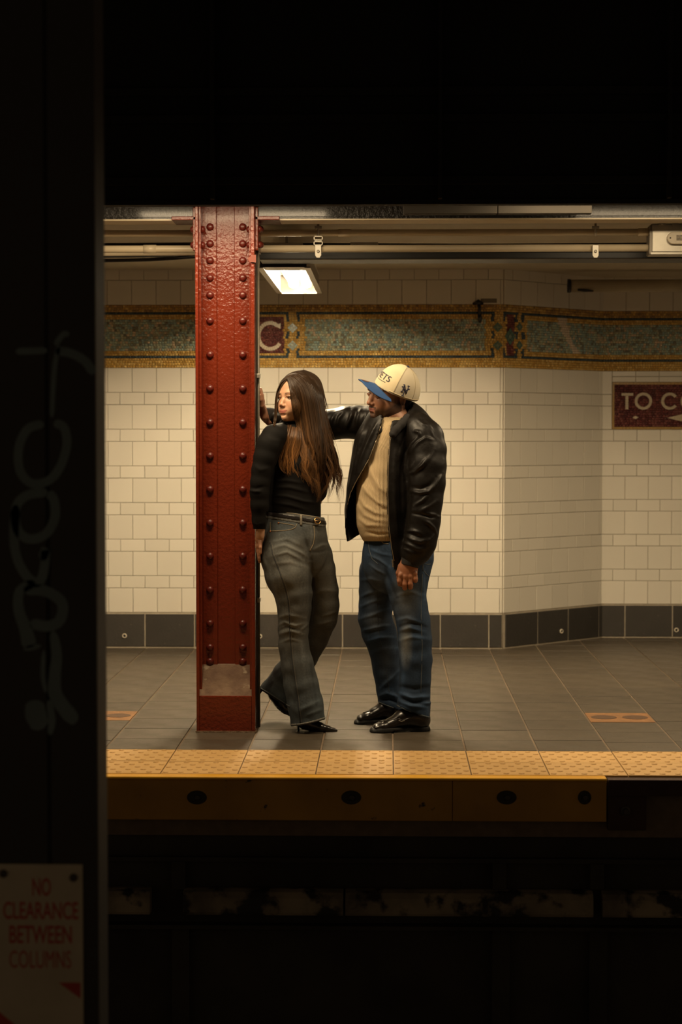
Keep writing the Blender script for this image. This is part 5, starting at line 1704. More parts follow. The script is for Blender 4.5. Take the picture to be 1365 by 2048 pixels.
for ci in range(17):                             # the lock fallen in front of the shoulder
    uc_ = 2.0 * (ci + R2.uniform(.1, .9)) / 17
    freq, ph, amp = R2.uniform(8, 13), R2.uniform(0, 6.28), R2.uniform(1.5, 4.5)
    gain, ln_ = R2.uniform(.5, 1.7), R2.uniform(.82, 1.0)
    for i in range(17):
        u = float(np.clip(uc_ + R2.uniform(-.14, .14), -.02, 2.02)); a = min(1, int(max(u, 0))); f = u - a
        ga, gb = GU['F%d' % a], GU['F%d' % (a + 1)]
        path = ga * (1 - f) + gb * f + (gb - ga) * ((uc_ - u) * .7 * t ** 1.3)[:, None]
        path[:, 0] += amp * np.clip(t * 1.6 - .1, 0, 1) * np.sin(t * freq + ph + R2.normal(0, .2))
        e = ln_ * R2.uniform(.9, 1.0)
        path = np.stack([np.interp(t * e, t, path[:, j]) for j in (0, 1)], 1)
        g = R2.uniform(.7, 1.25)
        add_lock([W(x_, y_, yf_) for (x_, y_), yf_ in zip(path, np.interp(t, [0, .22, .35, 1], [8.545, 8.490, 8.470, 8.462]) + R2.uniform(-.004, .006))], R2.uniform(.0012, .0027), np.array([.045, .021, .008]) * g, np.array([.25, .108, .030]) * g * gain)
for i in range(220):                             # crown
    u = R2.uniform(1.5, 7.1); a = int(min(6, math.floor(u))); f = u - a
    path = GU[a] * (1 - f) + GU[a + 1] * f
    path = np.stack([np.interp(t * R2.uniform(.3, .5), t, path[:, j]) for j in (0, 1)], 1)
    g = R2.uniform(.7, 1.4)
    add_lock(lock(path, 0, R2.uniform(-.003, .001)), R2.uniform(.0016, .0028), np.array([.030, .016, .0075]) * g, np.array([.036, .019, .009]) * g)
for i in range(260):                             # hair combed to the far side of the parting
    f = R2.uniform(-.05, 1.0)
    path = GU['L0'] * (1 - f) + GU['L1'] * f
    path = path + np.stack([R2.normal(0, .5) * t, np.zeros(NS)], 1)
    P = lock(path, 0, R2.uniform(-.002, .003))
    g = R2.uniform(.7, 1.4)
    add_lock(P, R2.uniform(.0010, .0020), np.array([.034, .019, .009]) * g, np.array([.05, .026, .012]) * g)
for i in range(26):                              # stray hairs
    u = R2.uniform(5.2, 7.2); a = int(min(6, math.floor(u))); f = u - a
    path = GU[a] * (1 - f) + GU[a + 1] * f
    t = np.linspace(0, 1, NS)
    path[:, 0] += R2.uniform(-2, 9) * t ** 2 + 3 * np.sin(t * 8 + i)
    path[:, 1] += R2.uniform(-10, 14) * t
    add_lock(lock(path, 0, -.004), .0007, np.array([.05, .028, .013]), np.array([.11, .05, .02]), 3)
HAIRM = mat('hair', (1, 1, 1), .44, attr='Col', spec=.35, noise=.0)
mesh_np('hair_locks', np.concatenate(hv), np.concatenate(hf[:]) if len({x.shape[1] for x in hf}) == 1 else None, HAIRM, hair, col=np.concatenate(hc))
# =================================================================== MAN
FM = Frame(777, 786, 8.60, 57, pitch=6, roll=8, scale=1.0)
mn = empty('person', WZ(800, 1461, 0))
tag(mn, 'person in leather jacket and white cap standing with one hand on the column', 'person')
M_SKIN = (.42, .205, .118)
parts = [make_head(FM, M_SKIN, (.36, .13, .10), (.020, .013, .010), True)]
Fb = Field((-.62, 8.34, .02), (.26, 8.96, 1.50), .011)
chainpx(Fb, [(790, 835, 8.62, 26), (790, 870, 8.64, 50, .9), (780, 930, 8.64, 52, .9), (776, 1000, 8.64, 48, .9), (796, 1090, 8.65, 56, .8), (798, 1120, 8.65, 56, .8)], .03)
chainpx(Fb, [(815, 1140, 8.58, 34), (822, 1220, 8.57, 27), (830, 1300, 8.57, 22), (832, 1420, 8.58, 15)], .03)
chainpx(Fb, [(760, 1140, 8.74, 30), (752, 1230, 8.76, 26), (770, 1310, 8.79, 21), (785, 1410, 8.81, 15)], .03)
chainpx(Fb, [(848, 868, 8.52, 30), (856, 960, 8.48, 24), (840, 1060, 8.46, 18), (818, 1130, 8.46, 12)], .03)
chainpx(Fb, [(740, 848, 8.77, 24), (660, 849, 8.80, 20), (600, 844, 8.78, 16), (535, 832, 8.735, 11)], .03)
v, q = Fb.net(); parts.append((v, q, np.array(M_SKIN)))
# near hand: a loose fist, back of the hand to the viewer
YH = 8.455
Fh = Field(tuple(np.array(W(788, 1192, YH)) - (.0, .07, .0)), tuple(np.array(W(846, 1110, YH)) + (.0, .07, .0)), .0026)
chainpx(Fh, [(821, 1112, 8.46, 15, .8), (819, 1126, YH, 16.5, .75), (817, 1138, YH, 18, .68), (816, 1149, YH, 18.5, .66)], .012)
for k, (x, xb, kn, ln, rr) in enumerate(((801.5, 800, 1151, 21, .0108), (811, 810, 1154, 26, .0112), (821, 821.5, 1153.5, 25, .0110), (830.5, 831.5, 1148, 18, .0096))):
    finger(Fh, [W(x + 1, kn - 14, YH + .004), W(x, kn, YH - .016), W(xb - .5, kn + ln * .55, YH - .018), W(xb, kn + ln - 4, YH - .002), W(xb + 1, kn + ln - 8, YH + .020), W(xb + 1, kn + 4, YH + .028)], rr * 1.05, rr * .85, .0045)
    Fh.ell(W(x, kn - 1, YH - .021), (rr * .95, rr * .8, rr * .95), k=.006)
finger(Fh, [W(802, 1132, YH + .004), W(797.5, 1146, YH + .012), W(799, 1160, YH + .026), W(804, 1170, YH + .032)], .0125, .0095, .006)
v, q = Fh.net(); v = smooth_mesh(v, q, 1, .4)
hc_ = shade_skin(v, (.36, .150, .078), 4)
parts.append((v, q, hc_))
# far hand: palm flat against the column, fingers up
xP = W(517.5, 815, 8.72).x
Fh = Field((xP - .02, 8.62, W(520, 858, 8.72).z), (xP + .075, 8.82, W(520, 765, 8.72).z), .0026)
zw = lambda py: W(520, py, 8.72).z
Fh.chain([(xP + .050, 8.735, zw(842), .022), (xP + .034, 8.73, zw(834), .021, 1.3), (xP + .022, 8.725, zw(824), .017, 2.0), (xP + .016, 8.722, zw(808), .0125, 3.2)], .014)
Fh.chain([(xP + .026, 8.70, zw(834), .016), (xP + .020, 8.695, zw(818), .017)], .014)
for k, (dy, tip) in enumerate(((-.034, 779), (-.011, 775.5), (.011, 777), (.032, 784))):
    y_ = 8.722 + dy
    finger(Fh, [(xP + .017, y_, zw(810)), (xP + .017, y_ + dy * .1, zw(802)), (xP + .0135, y_ + dy * .2, zw(790)), (xP + .010, y_ + dy * .25, zw(tip + 3))], .0108, .0078)
finger(Fh, [(xP + .024, 8.69, zw(824)), (xP + .020, 8.655, zw(812)), (xP + .016, 8.640, zw(800)), (xP + .012, 8.636, zw(792))], .0130, .0085)
v, q = Fh.net(); v = smooth_mesh(v, q, 1, .4)
parts.append((v, q, shade_skin(v, (.42, .20, .115), 6)))
V, Q, C = merge(parts)
mesh_np('body', V, Q, SKIN, mn, col=C)
for s in (-1, 1):
    c = FM.w((s * .0310, .0645, -.0010))
    e = sphere_pts(c, .0120, 10).build('eye', EYE, mn, smooth=True)
    d = FM.M[1] - FM.M[2] * .45; d /= np.linalg.norm(d)
    g = MB(); a = np.cross(d, [0, 0, 1.0]); a /= np.linalg.norm(a); b2 = np.cross(a, d)
    for rr, hh in ((.0060, .0112), (.0045, .0121), (.0020, .0127)):
        for k in range(14):
            t = 2 * math.pi * k / 14
            g.v.append(tuple(c + (d * hh + a * rr * math.cos(t) + b2 * rr * math.sin(t)) * 1.02))
    for i in range(2):
        for k in range(14):
            g.f.append((i*14+k, i*14+(k+1) % 14, (i+1)*14+(k+1) % 14, (i+1)*14+k))
    g.f.append(tuple(28 + k for k in range(14)))
    g.build('iris', IRIS, e, smooth=True)
# short dark hair below the cap
Fq = Field(tuple(np.array(W(797, 800, 8.6)) - .14), tuple(np.array(W(797, 800, 8.6)) + .14), .004)
Fq.ell(FM.w((0, -.016, .020)), (.0775, .096, .082), rot=FM.M, k=0)
Fq.ell(FM.w((.0, -.078, -.045)), (.058, .034, .045), rot=FM.M, k=.02)
X, Y_, Z = Fq.grid((slice(None),) * 3)
Pl = FM.l(np.stack(np.broadcast_arrays(X, Y_, Z), -1))
Fq.f = np.maximum(Fq.f, np.minimum(np.maximum(-(Pl[..., 1] + .036), .0) * 0 + (Pl[..., 1] + .040), .2).astype(np.float32))
v, q = Fq.net()
mesh_np('hair', v, q, mat('black_hair', (.014, .010, .008), .55, noise=.5, nscale=220, bump=.4, bscale=300, bdist=.003), mn)

# ---- cream ribbed sweater
F = Field((-.20, 8.40, .82), (.20, 8.88, 1.44), .0045)
chainpx(F, [(787, 838, 8.60, 25), (786, 850, 8.605, 27), (786, 862, 8.61, 38, .95), (784, 880, 8.62, 52, .85), (777, 910, 8.625, 56, .86), (773, 945, 8.625, 55, .92), (770, 980, 8.625, 55.5, .95), (769, 1015, 8.625, 55.5, .95), (770, 1042, 8.625, 55, .95), (773, 1058, 8.625, 51.5, .95), (776, 1072, 8.63, 44, .95), (778, 1080, 8.63, 44, .95), (778, 1100, 8.63, 44, .95)], .015)
px, py, P = F.pix()
F.f = np.maximum(F.f, (py - 1082.5) / 436)
V, Q = F.net(); V = smooth_mesh(V, Q, 1)
V = folds(V, Q, [([(736, 925), (745, 950), (760, 975), (778, 990)], 5, 4), ([(722, 965), (735, 985), (755, 1005), (775, 1012)], 5, 4), ([(718, 990), (730, 1012), (750, 1025), (772, 1030)], 5, 4), ([(732, 945), (742, 968), (758, 990)], -4, 4), ([(716, 1010), (730, 1030), (752, 1040), (775, 1042)], 4, 4), ([(745, 1000), (765, 1018), (778, 1020)], -4, 3.5), ([(716, 1035), (735, 1050), (770, 1052)], 4, 4), ([(733, 1064), (755, 1069), (778, 1068)], -5, 3)])
cxm, cym = np.interp(V[:, 2], [W(773, 1080, 8.62).z, W(773, 900, 8.62).z, W(787, 845, 8.6).z], [W(775, 1080, 8.62).x, W(774, 900, 8.62).x, W(786, 845, 8.6).x]), 8.625
rib = np.arctan2(V[:, 0] - cxm, -(V[:, 1] - cym))
m = bpy.data.materials.new('ribbed_knit'); m.use_nodes = True
nt = m.node_tree; b = nt.nodes['Principled BSDF']
b.inputs['Base Color'].default_value = (.66, .49, .28, 1); b.inputs['Roughness'].default_value = .9; b.inputs['Specular IOR Level'].default_value = .2
at = nt.nodes.new('ShaderNodeAttribute'); at.attribute_name = 'rib'
mu = nt.nodes.new('ShaderNodeMath'); mu.operation = 'MULTIPLY'; mu.inputs[1].default_value = 126.0
si = nt.nodes.new('ShaderNodeMath'); si.operation = 'SINE'
bu = nt.nodes.new('ShaderNodeBump'); bu.inputs['Strength'].default_value = .45; bu.inputs['Distance'].default_value = .003
nt.links.new(at.outputs['Fac'], mu.inputs[0]); nt.links.new(mu.outputs[0], si.inputs[0]); nt.links.new(si.outputs[0], bu.inputs['Height']); nt.links.new(bu.outputs[0], b.inputs['Normal'])
mr = nt.nodes.new('ShaderNodeMapRange'); mr.inputs[1].default_value = -1; mr.inputs[3].default_value = .80; mr.inputs[4].default_value = 1.0
mx = nt.nodes.new('ShaderNodeMix'); mx.data_type = 'RGBA'; mx.blend_type = 'MULTIPLY'; mx.inputs[0].default_value = 1; mx.inputs[6].default_value = (.70, .53, .31, 1)
nt.links.new(si.outputs[0], mr.inputs[0]); nt.links.new(mr.outputs[0], mx.inputs[7]); nt.links.new(mx.outputs[2], b.inputs['Base Color'])
sweater = mesh_np('sweater', V, Q, m, mn, extra=rib)

# ---- blue jeans
F = Field((-.18, 8.34, .0), (.26, 8.96, .93), .0048)
hip = [(800, 1070, 8.645, 66, .78), (799, 1085, 8.645, 67.5, .78), (797, 1105, 8.645, 70, .78), (795, 1122, 8.645, 70, .78)]
chainpx(F, hip, .015)
nl = [(818, 1118, 8.60, 50, .95), (815, 1140, 8.59, 46), (813.5, 1163, 8.585, 43), (816, 1189, 8.58, 36.5), (821.5, 1216, 8.575, 34), (827, 1242, 8.57, 33.5), (830.5, 1280, 8.57, 33.5), (832, 1320, 8.57, 32.5), (831, 1360, 8.575, 31), (829, 1390, 8.58, 31.5), (828, 1412, 8.58, 32.5, 1.1), (829, 1440, 8.58, 32, 1.15)]
chainpx(F, nl, .012)
fl = [(768, 1118, 8.71, 45, .9), (757, 1145, 8.74, 38), (753.5, 1180, 8.75, 34.5), (752.5, 1210, 8.755, 34), (750.5, 1235, 8.76, 33.5), (759, 1266, 8.77, 34.5), (769, 1300, 8.785, 30.5), (774, 1340, 8.80, 27.5), (779, 1378, 8.81, 25.5), (783, 1402, 8.815, 26, 1.1), (786, 1432, 8.815, 26, 1.15)]
chainpx(F, fl, .008)
px, py, P = F.pix()
near = P[..., 1] < 8.695
h1 = py - (1412 + np.clip(px - 795, 0, 66) * .40); h2 = py - (1406 + (px - 757) * .36)
F.f = np.where(py > 1330, np.maximum(F.f, np.where(near, h1, h2) / 436), F.f)
F.f = np.maximum(F.f, (1076 - py) / 436)
V, Q = F.net(); V = smooth_mesh(V, Q, 1)
fl_ = [([(738, 1110), (760, 1120), (780, 1135)], 4, 3), ([(742, 1098), (765, 1108), (788, 1112)], 3, 3), ([(740, 1128), (755, 1140), (770, 1148)], 3, 3), ([(785, 1120), (805, 1128), (830, 1130)], 3, 3.5),
    ([(719, 1195), (740, 1185), (765, 1180)], 4, 3.5), ([(719, 1215), (740, 1205), (770, 1195)], 4, 3.5), ([(720, 1160), (745, 1158), (765, 1165)], 3, 4), ([(719, 1238), (745, 1230), (775, 1218)], 4, 3.5), ([(724, 1262), (750, 1255), (780, 1250)], 5, 3.5), ([(735, 1283), (760, 1275), (790, 1275)], 5, 3.5), ([(742, 1305), (765, 1296), (795, 1296)], 3, 4),
    ([(796, 1190), (820, 1182), (848, 1192)], 3, 4), ([(795, 1240), (815, 1236), (840, 1245)], 4, 3.5), ([(798, 1262), (820, 1255), (850, 1264)], 5, 4), ([(800, 1252), (825, 1246), (855, 1254)], -4, 3), ([(800, 1280), (825, 1274), (858, 1278)], 3.5, 4), ([(772, 1140), (782, 1165), (795, 1195)], -4, 4), ([(848, 1140), (845, 1170), (850, 1200)], 4, 4),
    ([(760, 1392), (775, 1386), (800, 1396)], 8, 4), ([(764, 1400), (780, 1398), (800, 1408)], -6, 3), ([(800, 1386), (825, 1396), (860, 1392)], 8, 4.5), ([(803, 1396), (828, 1404), (862, 1401)], -9, 3.2), ([(845, 1404), (855, 1406), (864, 1404)], 8, 4), ([(798, 1402), (822, 1412), (855, 1415)], 6, 3.5), ([(800, 1372), (830, 1378), (860, 1372)], -4, 4), ([(762, 1376), (785, 1355), (798, 1340)], 5, 3.5),
    ([(806, 1300), (808, 1340), (806, 1375)], 3, 5)]
V = folds(V, Q, [(a_, b_ * 1.3, c_) for a_, b_, c_ in fl_])
V = V + normals(V, Q) * (.0013 * hash_noise(V, 50, 9))[:, None]
px, py = proj(V)
C = np.tile(np.array([.026, .048, .088]), (len(V), 1))
fade = np.maximum.reduce([blob(812, 1190, 34, 70) * .7, blob(812, 1285, 16, 60) * 1.1, blob(752, 1180, 30, 80) * .35, blob(775, 1320, 25, 60) * .3, blob(752, 1240, 32, 30) * .5])
C = C * (1 - fade[:, None] * .8) + np.array([.20, .21, .20]) * (fade[:, None] * .8)
C = C * (1 + .22 * hash_noise(V, 48, 12)[:, None]) * (1 + .2 * hash_noise(V, 260, 33)[:, None] * (.5 + hash_noise(V, 30, 34)[:, None]))
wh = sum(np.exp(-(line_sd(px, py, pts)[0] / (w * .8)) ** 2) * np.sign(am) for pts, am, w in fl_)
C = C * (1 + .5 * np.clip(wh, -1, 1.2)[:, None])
mjeans = mesh_np('jeans', V, Q, DENIM('blue_denim'), mn, col=C)
jb_ = bvh(V, Q)
BST = mat('blue_stitch', (.12, .14, .15), .8)
surf_line(jb_, None, [(846, 1110), (845, 1160), (843, 1200), (843, 1240), (845, 1290), (844, 1340), (842, 1385)], .0016, 'side_seam', BST, mjeans, 0, 5, 5)
surf_line(jb_, None, [(757, 1160), (755, 1210), (757, 1260), (768, 1310), (776, 1360), (779, 1385)], .0012, 'inner_seam', mat('dark_blue_seam', (.05, .06, .07), .8), mjeans, 0, 5, 5)
surf_line(jb_, None, [(795, 1411), (812, 1419), (835, 1428), (860, 1435)], .0036, 'hem', mat('blue_hem', (.09, .11, .12), .85, noise=.8, nscale=140), mjeans, 0, 6, 5)
surf_line(jb_, None, [(758, 1404), (772, 1410), (788, 1416)], .0030, 'hem', MATS['blue_hem'], mjeans, 0, 6, 5)
surf_line(jb_, None, [(764, 1083), (768, 1087), (778, 1088)], .0016, 'pocket_edge', THREAD, mjeans, .0004, 5, 5)
surf_line(jb_, None, [(848, 1112), (847, 1140), (854, 1149), (858, 1152)], .0014, 'back_pocket_edge', BST, mjeans, .0003, 5, 5)
surf_line(jb_, None, [(849, 1127), (856, 1129), (862, 1128)], .0012, 'back_pocket_edge', BST, mjeans, .0003, 5, 5)
surf_line(jb_, None, [(737, 1083), (739, 1100), (745, 1118), (757, 1128)], .0015, 'fly_seam', BST, mjeans, .0002, 5, 5)

# ---- leather bomber jacket
F = Field((-.62, 8.30, .74), (.29, 8.98, 1.52), .0046)
T = F.clone()
tor = [(800, 846, 8.63, 40, .85), (798, 856, 8.635, 56, .82), (796, 872, 8.64, 74, .78), (790, 900, 8.64, 82, .76), (782, 940, 8.64, 80, .84), (776, 980, 8.64, 80, .88), (772, 1020, 8.64, 80, .9), (771, 1060, 8.64, 79, .9), (774, 1100, 8.64, 77, .9), (778, 1140, 8.64, 72, .9), (778, 1160, 8.64, 70, .9)]
chainpx(T, tor, .02)
px, py, P = F.pix()
inner = T.f + .011
shell = np.maximum(T.f, -inner)
# front opening: between the far zip edge and the near zip edge
op = poly_sd(px, py, [(783, 800), (783, 838), (779, 880), (775, 930), (774, 990), (776, 1050), (782, 1095), (790, 1150), (660, 1150), (688, 1092), (692, 1050), (696, 1010), (703, 985), (714, 962), (730, 935), (742, 912), (752, 886), (763, 852), (766, 838), (760, 800)]) / 436
shell = np.maximum(shell, -np.maximum(op, P[..., 1] - 8.66))
# hem: the far front hangs lower than the back
hem = np.where(P[..., 1] < 8.655, py - np.where(px < 735, 1086 - (px - 692) * .58, 1140), py - np.where(px < 735, 1086 - (px - 692) * .58, np.minimum(1062 + (px - 735) * 1.2, 1110)))
shell = np.maximum(shell, hem / 436)
# neck hole
T2 = F.clone(); chainpx(T2, [(793, 800, 8.60, 33), (791, 838, 8.60, 34), (785, 862, 8.60, 27)], 0)
shell = np.maximum(shell, -T2.f)
A = F.clone()
na = [(838, 858, 8.545, 33), (851, 876, 8.52, 37, .95), (856, 900, 8.50, 37, .95), (856.5, 930, 8.485, 36.5), (855, 965, 8.475, 36), (852, 1000, 8.465, 34), (849, 1022, 8.46, 33), (848, 1040, 8.46, 33.5), (845, 1065, 8.458, 32.5), (841, 1085, 8.457, 32), (833, 1103, 8.457, 28.5), (826, 1112, 8.457, 22.5)]
chainpx(A, na, .012)
fa = [(770, 846, 8.735, 32, .9), (742, 846, 8.77, 33), (715, 845, 8.795, 33), (690, 845, 8.80, 31.5), (665, 849, 8.80, 30.5), (640, 851, 8.80, 27), (610, 847, 8.785, 24), (580, 841, 8.765, 21), (560, 836, 8.75, 18.5), (548, 833, 8.742, 16.5)]
chainpx(A, fa, .012)
k_ = .018
h = np.maximum(k_ - np.abs(shell - A.f), 0) / k_
F.f = np.minimum(shell, A.f) - h * h * k_ * .25
V, Q = F.net(); V = smooth_mesh(V, Q, 3)
L_ = [ # near sleeve: crescent folds as in soft leather
    ([(818, 948), (832, 944), (845, 930), (853, 918)], 9, 3.2), ([(822, 982), (840, 986), (858, 984), (872, 970), (886, 945)], 10, 3.2), ([(824, 974), (842, 978), (860, 970), (872, 955)], -6, 3.5),
    ([(828, 1012), (845, 1002), (860, 988)], 6, 3), ([(842, 1022), (858, 1014), (874, 1002)], 6, 3.2), ([(822, 1026), (845, 1030), (865, 1034), (880, 1030)], -8, 3), ([(856, 1028), (868, 1030), (882, 1034)], 8, 3), ([(846, 1040), (858, 1046), (868, 1056), (874, 1070)], 7, 3),
    ([(812, 1062), (828, 1062), (842, 1066)], 7, 2.8), ([(812, 1072), (826, 1080), (842, 1084), (856, 1078)], 8, 3), ([(818, 1066), (832, 1072), (846, 1076)], -5, 2.8), ([(806, 1084), (820, 1090), (836, 1098), (850, 1098)], 7, 3), ([(852, 1086), (862, 1078), (872, 1066)], 6, 3), ([(806, 1096), (818, 1102), (830, 1108)], 5, 3),
    ([(820, 885), (812, 905), (808, 935), (812, 960)], -9, 4), ([(838, 872), (824, 888), (814, 910), (810, 930)], 8, 3), ([(868, 880), (852, 876), (836, 886), (822, 905)], 6, 3), ([(870, 900), (858, 918), (846, 932), (832, 940)], 5, 3.5), ([(888, 920), (884, 950), (874, 968)], 5, 4), ([(826, 925), (820, 942), (820, 960)], 5, 3),
    ([(860, 858), (868, 872), (880, 884)], 4, 3), ([(828, 862), (838, 864), (842, 872)], 8, 3), ([(822, 990), (818, 1015), (814, 1045)], -7, 4),
    # front panels
    ([(796, 880), (790, 930), (790, 1000), (796, 1070)], 5, 4), ([(806, 900), (802, 960), (804, 1030)], -5, 4), ([(812, 868), (804, 890), (798, 920)], 5, 3),
    ([(748, 860), (736, 885), (724, 915), (712, 945)], 7, 3.2), ([(738, 855), (728, 880), (718, 905)], -5, 3.2), ([(728, 856), (720, 880), (714, 905)], 6, 3), ([(716, 900), (708, 935), (700, 965)], 5, 3), ([(756, 842), (748, 860), (742, 876)], 5, 3),
    # far arm
    ([(722, 818), (716, 835), (712, 860)], 8, 3.5), ([(706, 822), (700, 840), (690, 858)], 8, 3.5), ([(714, 820), (707, 840), (700, 862)], -6, 3.2), ([(690, 822), (678, 836), (672, 858)], 7, 3.5), ([(734, 820), (728, 840), (720, 862)], -5, 3.5), ([(672, 826), (664, 840), (660, 860)], 6, 3.5), ([(698, 816), (684, 822), (668, 826)], 5, 3), ([(655, 830), (648, 845), (650, 862)], 5, 3.5),
    ([(850, 836), (862, 852), (874, 870)], 4, 3.5), ([(836, 838), (846, 848), (856, 852)], 5, 3)]
V = folds(V, Q, L_)
V = V + normals(V, Q) * (.0016 * hash_noise(V, 38, 15))[:, None]
LJ = mat('jacket_leather', (.0085, .0068, .0055), .43, spec=.25, coat=.0, bump=.16, bscale=210, bdist=.002, noise=.3, nscale=22, rnoise=.07)
jacket = mesh_np('jacket', V, Q, LJ, mn)
kb = bvh(V, Q)
KNIT = mat('black_rib_knit', (.014, .012, .011), .85, bump=.6, bscale=160, bdist=.003, stretch=(3, 3, .25))
# ribbed cuffs, collar and hem band
F2 = Field(tuple(np.array(W(788, 1145, 8.457)) - (.0, .09, .0)), tuple(np.array(W(868, 1085, 8.457)) + (.0, .09, .0)), .0035)
chainpx(F2, [(831, 1106, 8.457, 21), (826, 1113, 8.457, 20.5), (822, 1122, 8.457, 19), (820, 1130, 8.457, 18.2), (818, 1145, 8.457, 18)], .006)
q_, w_, P2 = F2.pix()
F2.f = np.maximum(F2.f, (w_ - (1128 + (q_ - 803) * .26)) / 436)
v, q = F2.net(); mesh_np('cuff', v, q, KNIT, jacket)
F2 = Field(tuple(np.array(W(520, 870, 8.74)) - (.0, .09, .0)), tuple(np.array(W(566, 795, 8.74)) + (.0, .09, .0)), .0035)
chainpx(F2, [(566, 837, 8.755, 16.5), (552, 833, 8.745, 15.5), (540, 830.5, 8.738, 14.6), (528, 829, 8.735, 14)], .006)
q_, w_, P2 = F2.pix()
F2.f = np.maximum(F2.f, (529.5 + (w_ - 815) * .0 - q_) / 436)
v, q = F2.net(); mesh_np('cuff', v, q, KNIT, jacket)
# collar: stands around the neck
F2 = Field(tuple(np.array(W(735, 900, 8.6)) - (.0, .19, .0)), tuple(np.array(W(850, 795, 8.6)) + (.0, .18, .0)), .0042)
col_pts = [(760, 862, 8.545), (760, 846, 8.57), (768, 832, 8.64), (788, 822, 8.70), (812, 818, 8.705), (826, 819, 8.655), (825, 826, 8.59), (815, 837, 8.535), (803, 849, 8.50), (793, 859, 8.485), (786.5, 868, 8.478)]
for a, b in zip(col_pts[:-1], col_pts[1:]):
    F2.seg(W(*a), W(*b), .0185, .0185, 1, 1, k=.01)
T3 = F2.clone(); chainpx(T3, [(786, 790, 8.605, 25), (786, 840, 8.61, 26), (785, 880, 8.615, 22)], 0)
F2.f = np.maximum(F2.f, -T3.f)
v, q = F2.net(); v = smooth_mesh(v, q, 2)
mesh_np('collar', v, q, KNIT, jacket)
# zip edges
ZIP = mat('zip_metal', (.42, .33, .22), .35, metal=.7, noise=.4, nscale=200)
surf_line(kb, None, [(785, 862), (781, 885), (777.5, 930), (776.5, 990), (778.5, 1050), (784, 1095), (789, 1122)], .0021, 'zip', ZIP, jacket, .001, 5, 6)
surf_line(kb, None, [(762, 852), (751, 886), (741, 912), (729, 935), (713, 962), (702, 985), (695, 1010)], .0018, 'zip', ZIP, jacket, .001, 5, 6)
q = W(787.5, 1128, 8.49)
hit = kb.ray_cast(CAM, ray(787, 1124).normalized())
yy = hit[0].y - .004 if hit[0] else 8.50
MB().box((W(785.5, 0, yy).x, yy - .004, W(787, 1126, yy).z), (W(789.5, 0, yy).x, yy, W(787, 1119.5, yy).z)).build('zip_slider', ZIP, jacket, bevel=.001)
MB().box((W(786.5, 0, yy).x, yy - .005, W(787, 1134, yy).z), (W(791, 0, yy).x, yy - .002, W(787, 1126, yy).z)).build('zip_pull', ZIP, jacket, bevel=.001)

# ---- loafers
SHOE = mat('loafer_leather', (.011, .0075, .0055), .3, coat=.2, bump=.03, bscale=30)
SOLE = mat('loafer_sole', (.006, .005, .004), .6, spec=.2)
def loafer(ch, solepts, zf):
    pts = [C_(*c) for c in ch]
    lo = np.min([p[:3] for p in pts], 0) - .08; hi = np.max([p[:3] for p in pts], 0) + .08
    F = Field(lo, hi, .0035)
    F.chain(pts, .012)
    _, _, Z = F.grid((slice(None),) * 3)
    F.f = np.maximum(F.f, (zf + .017) - Z)
    v, q = F.net(); v = smooth_mesh(v, q, 1)
    sh = mesh_np('loafer', v, q, SHOE, mn)
    # sole with welt and heel
    F = Field(lo, hi, .0035)
    sp = [C_(*c) for c in solepts]
    for a, b in zip(sp[:-1], sp[1:]):
        a2, b2 = (a[0], a[1], zf), (b[0], b[1], zf)
        F.seg(a2, b2, a[3] * 1.04, b[3] * 1.04, a[4], b[4], .01)
    F.f = np.maximum(F.f, np.maximum(Z - (zf + .021), zf + .001 - Z))
    X, Yg, _ = F.grid((slice(None),) * 3)
    x_h = sp[-1][0]
    arch = (X < x_h - .045) & (X > x_h - .12)
    F.f = np.maximum(F.f, np.where(X < x_h - .05, (zf + np.where(X < x_h - .13, .001, .007)) - Z, -BIG))
    v2, q2 = F.net(); mesh_np('sole', v2, q2, SOLE, sh)
    return v, q, sh
zf = 0.0
v, q, sh = loafer([(842, 1420, 8.575, 19), (842, 1440, 8.575, 18.5), (826, 1434, 8.57, 20), (806, 1437, 8.565, 18, 1.0), (786, 1447, 8.555, 13, 1.35), (768, 1452, 8.545, 10.5, 1.75), (754, 1455, 8.54, 8.5, 2.0)],
                  [(750, 1460, 8.54, 10.5, 1.9), (766, 1460, 8.545, 17, 1.35), (790, 1460, 8.557, 17.5, 1.15), (815, 1460, 8.567, 16, 1.1), (843, 1460, 8.575, 18, 1.0)], zf)
lb_ = bvh(v, q)
surf_line(lb_, None, [(748, 1446), (760, 1443.5), (775, 1441), (790, 1438), (800, 1432)], .0022, 'moc_seam', SHOE, sh, .0006, 6, 5)
surf_line(lb_, None, [(797, 1438), (806, 1441), (816, 1438), (826, 1434)], .0040, 'penny_strap', SHOE, sh, .0006, 6, 5)
surf_line(lb_, None, [(798, 1441), (803, 1442.5), (810, 1441)], .0016, 'strap_slot', mat('pale_edge', (.30, .26, .20), .5), sh, .004, 5, 4)
v, q, sh = loafer([(784, 1402, 8.80, 17), (784, 1424, 8.80, 16), (768, 1419, 8.80, 16.5), (752, 1427, 8.79, 13, 1.2), (736, 1433, 8.785, 10.5, 1.7), (722, 1436.5, 8.78, 8.5, 1.9)],
                  [(718, 1442, 8.78, 10, 1.9), (733, 1442, 8.785, 15, 1.35), (755, 1443, 8.79, 15, 1.15), (784, 1444, 8.80, 15.5, 1.0)], zf)
lb_ = bvh(v, q)
surf_line(lb_, None, [(716, 1427), (730, 1425), (745, 1421), (756, 1416)], .0022, 'moc_seam', SHOE, sh, .0006, 6, 5)

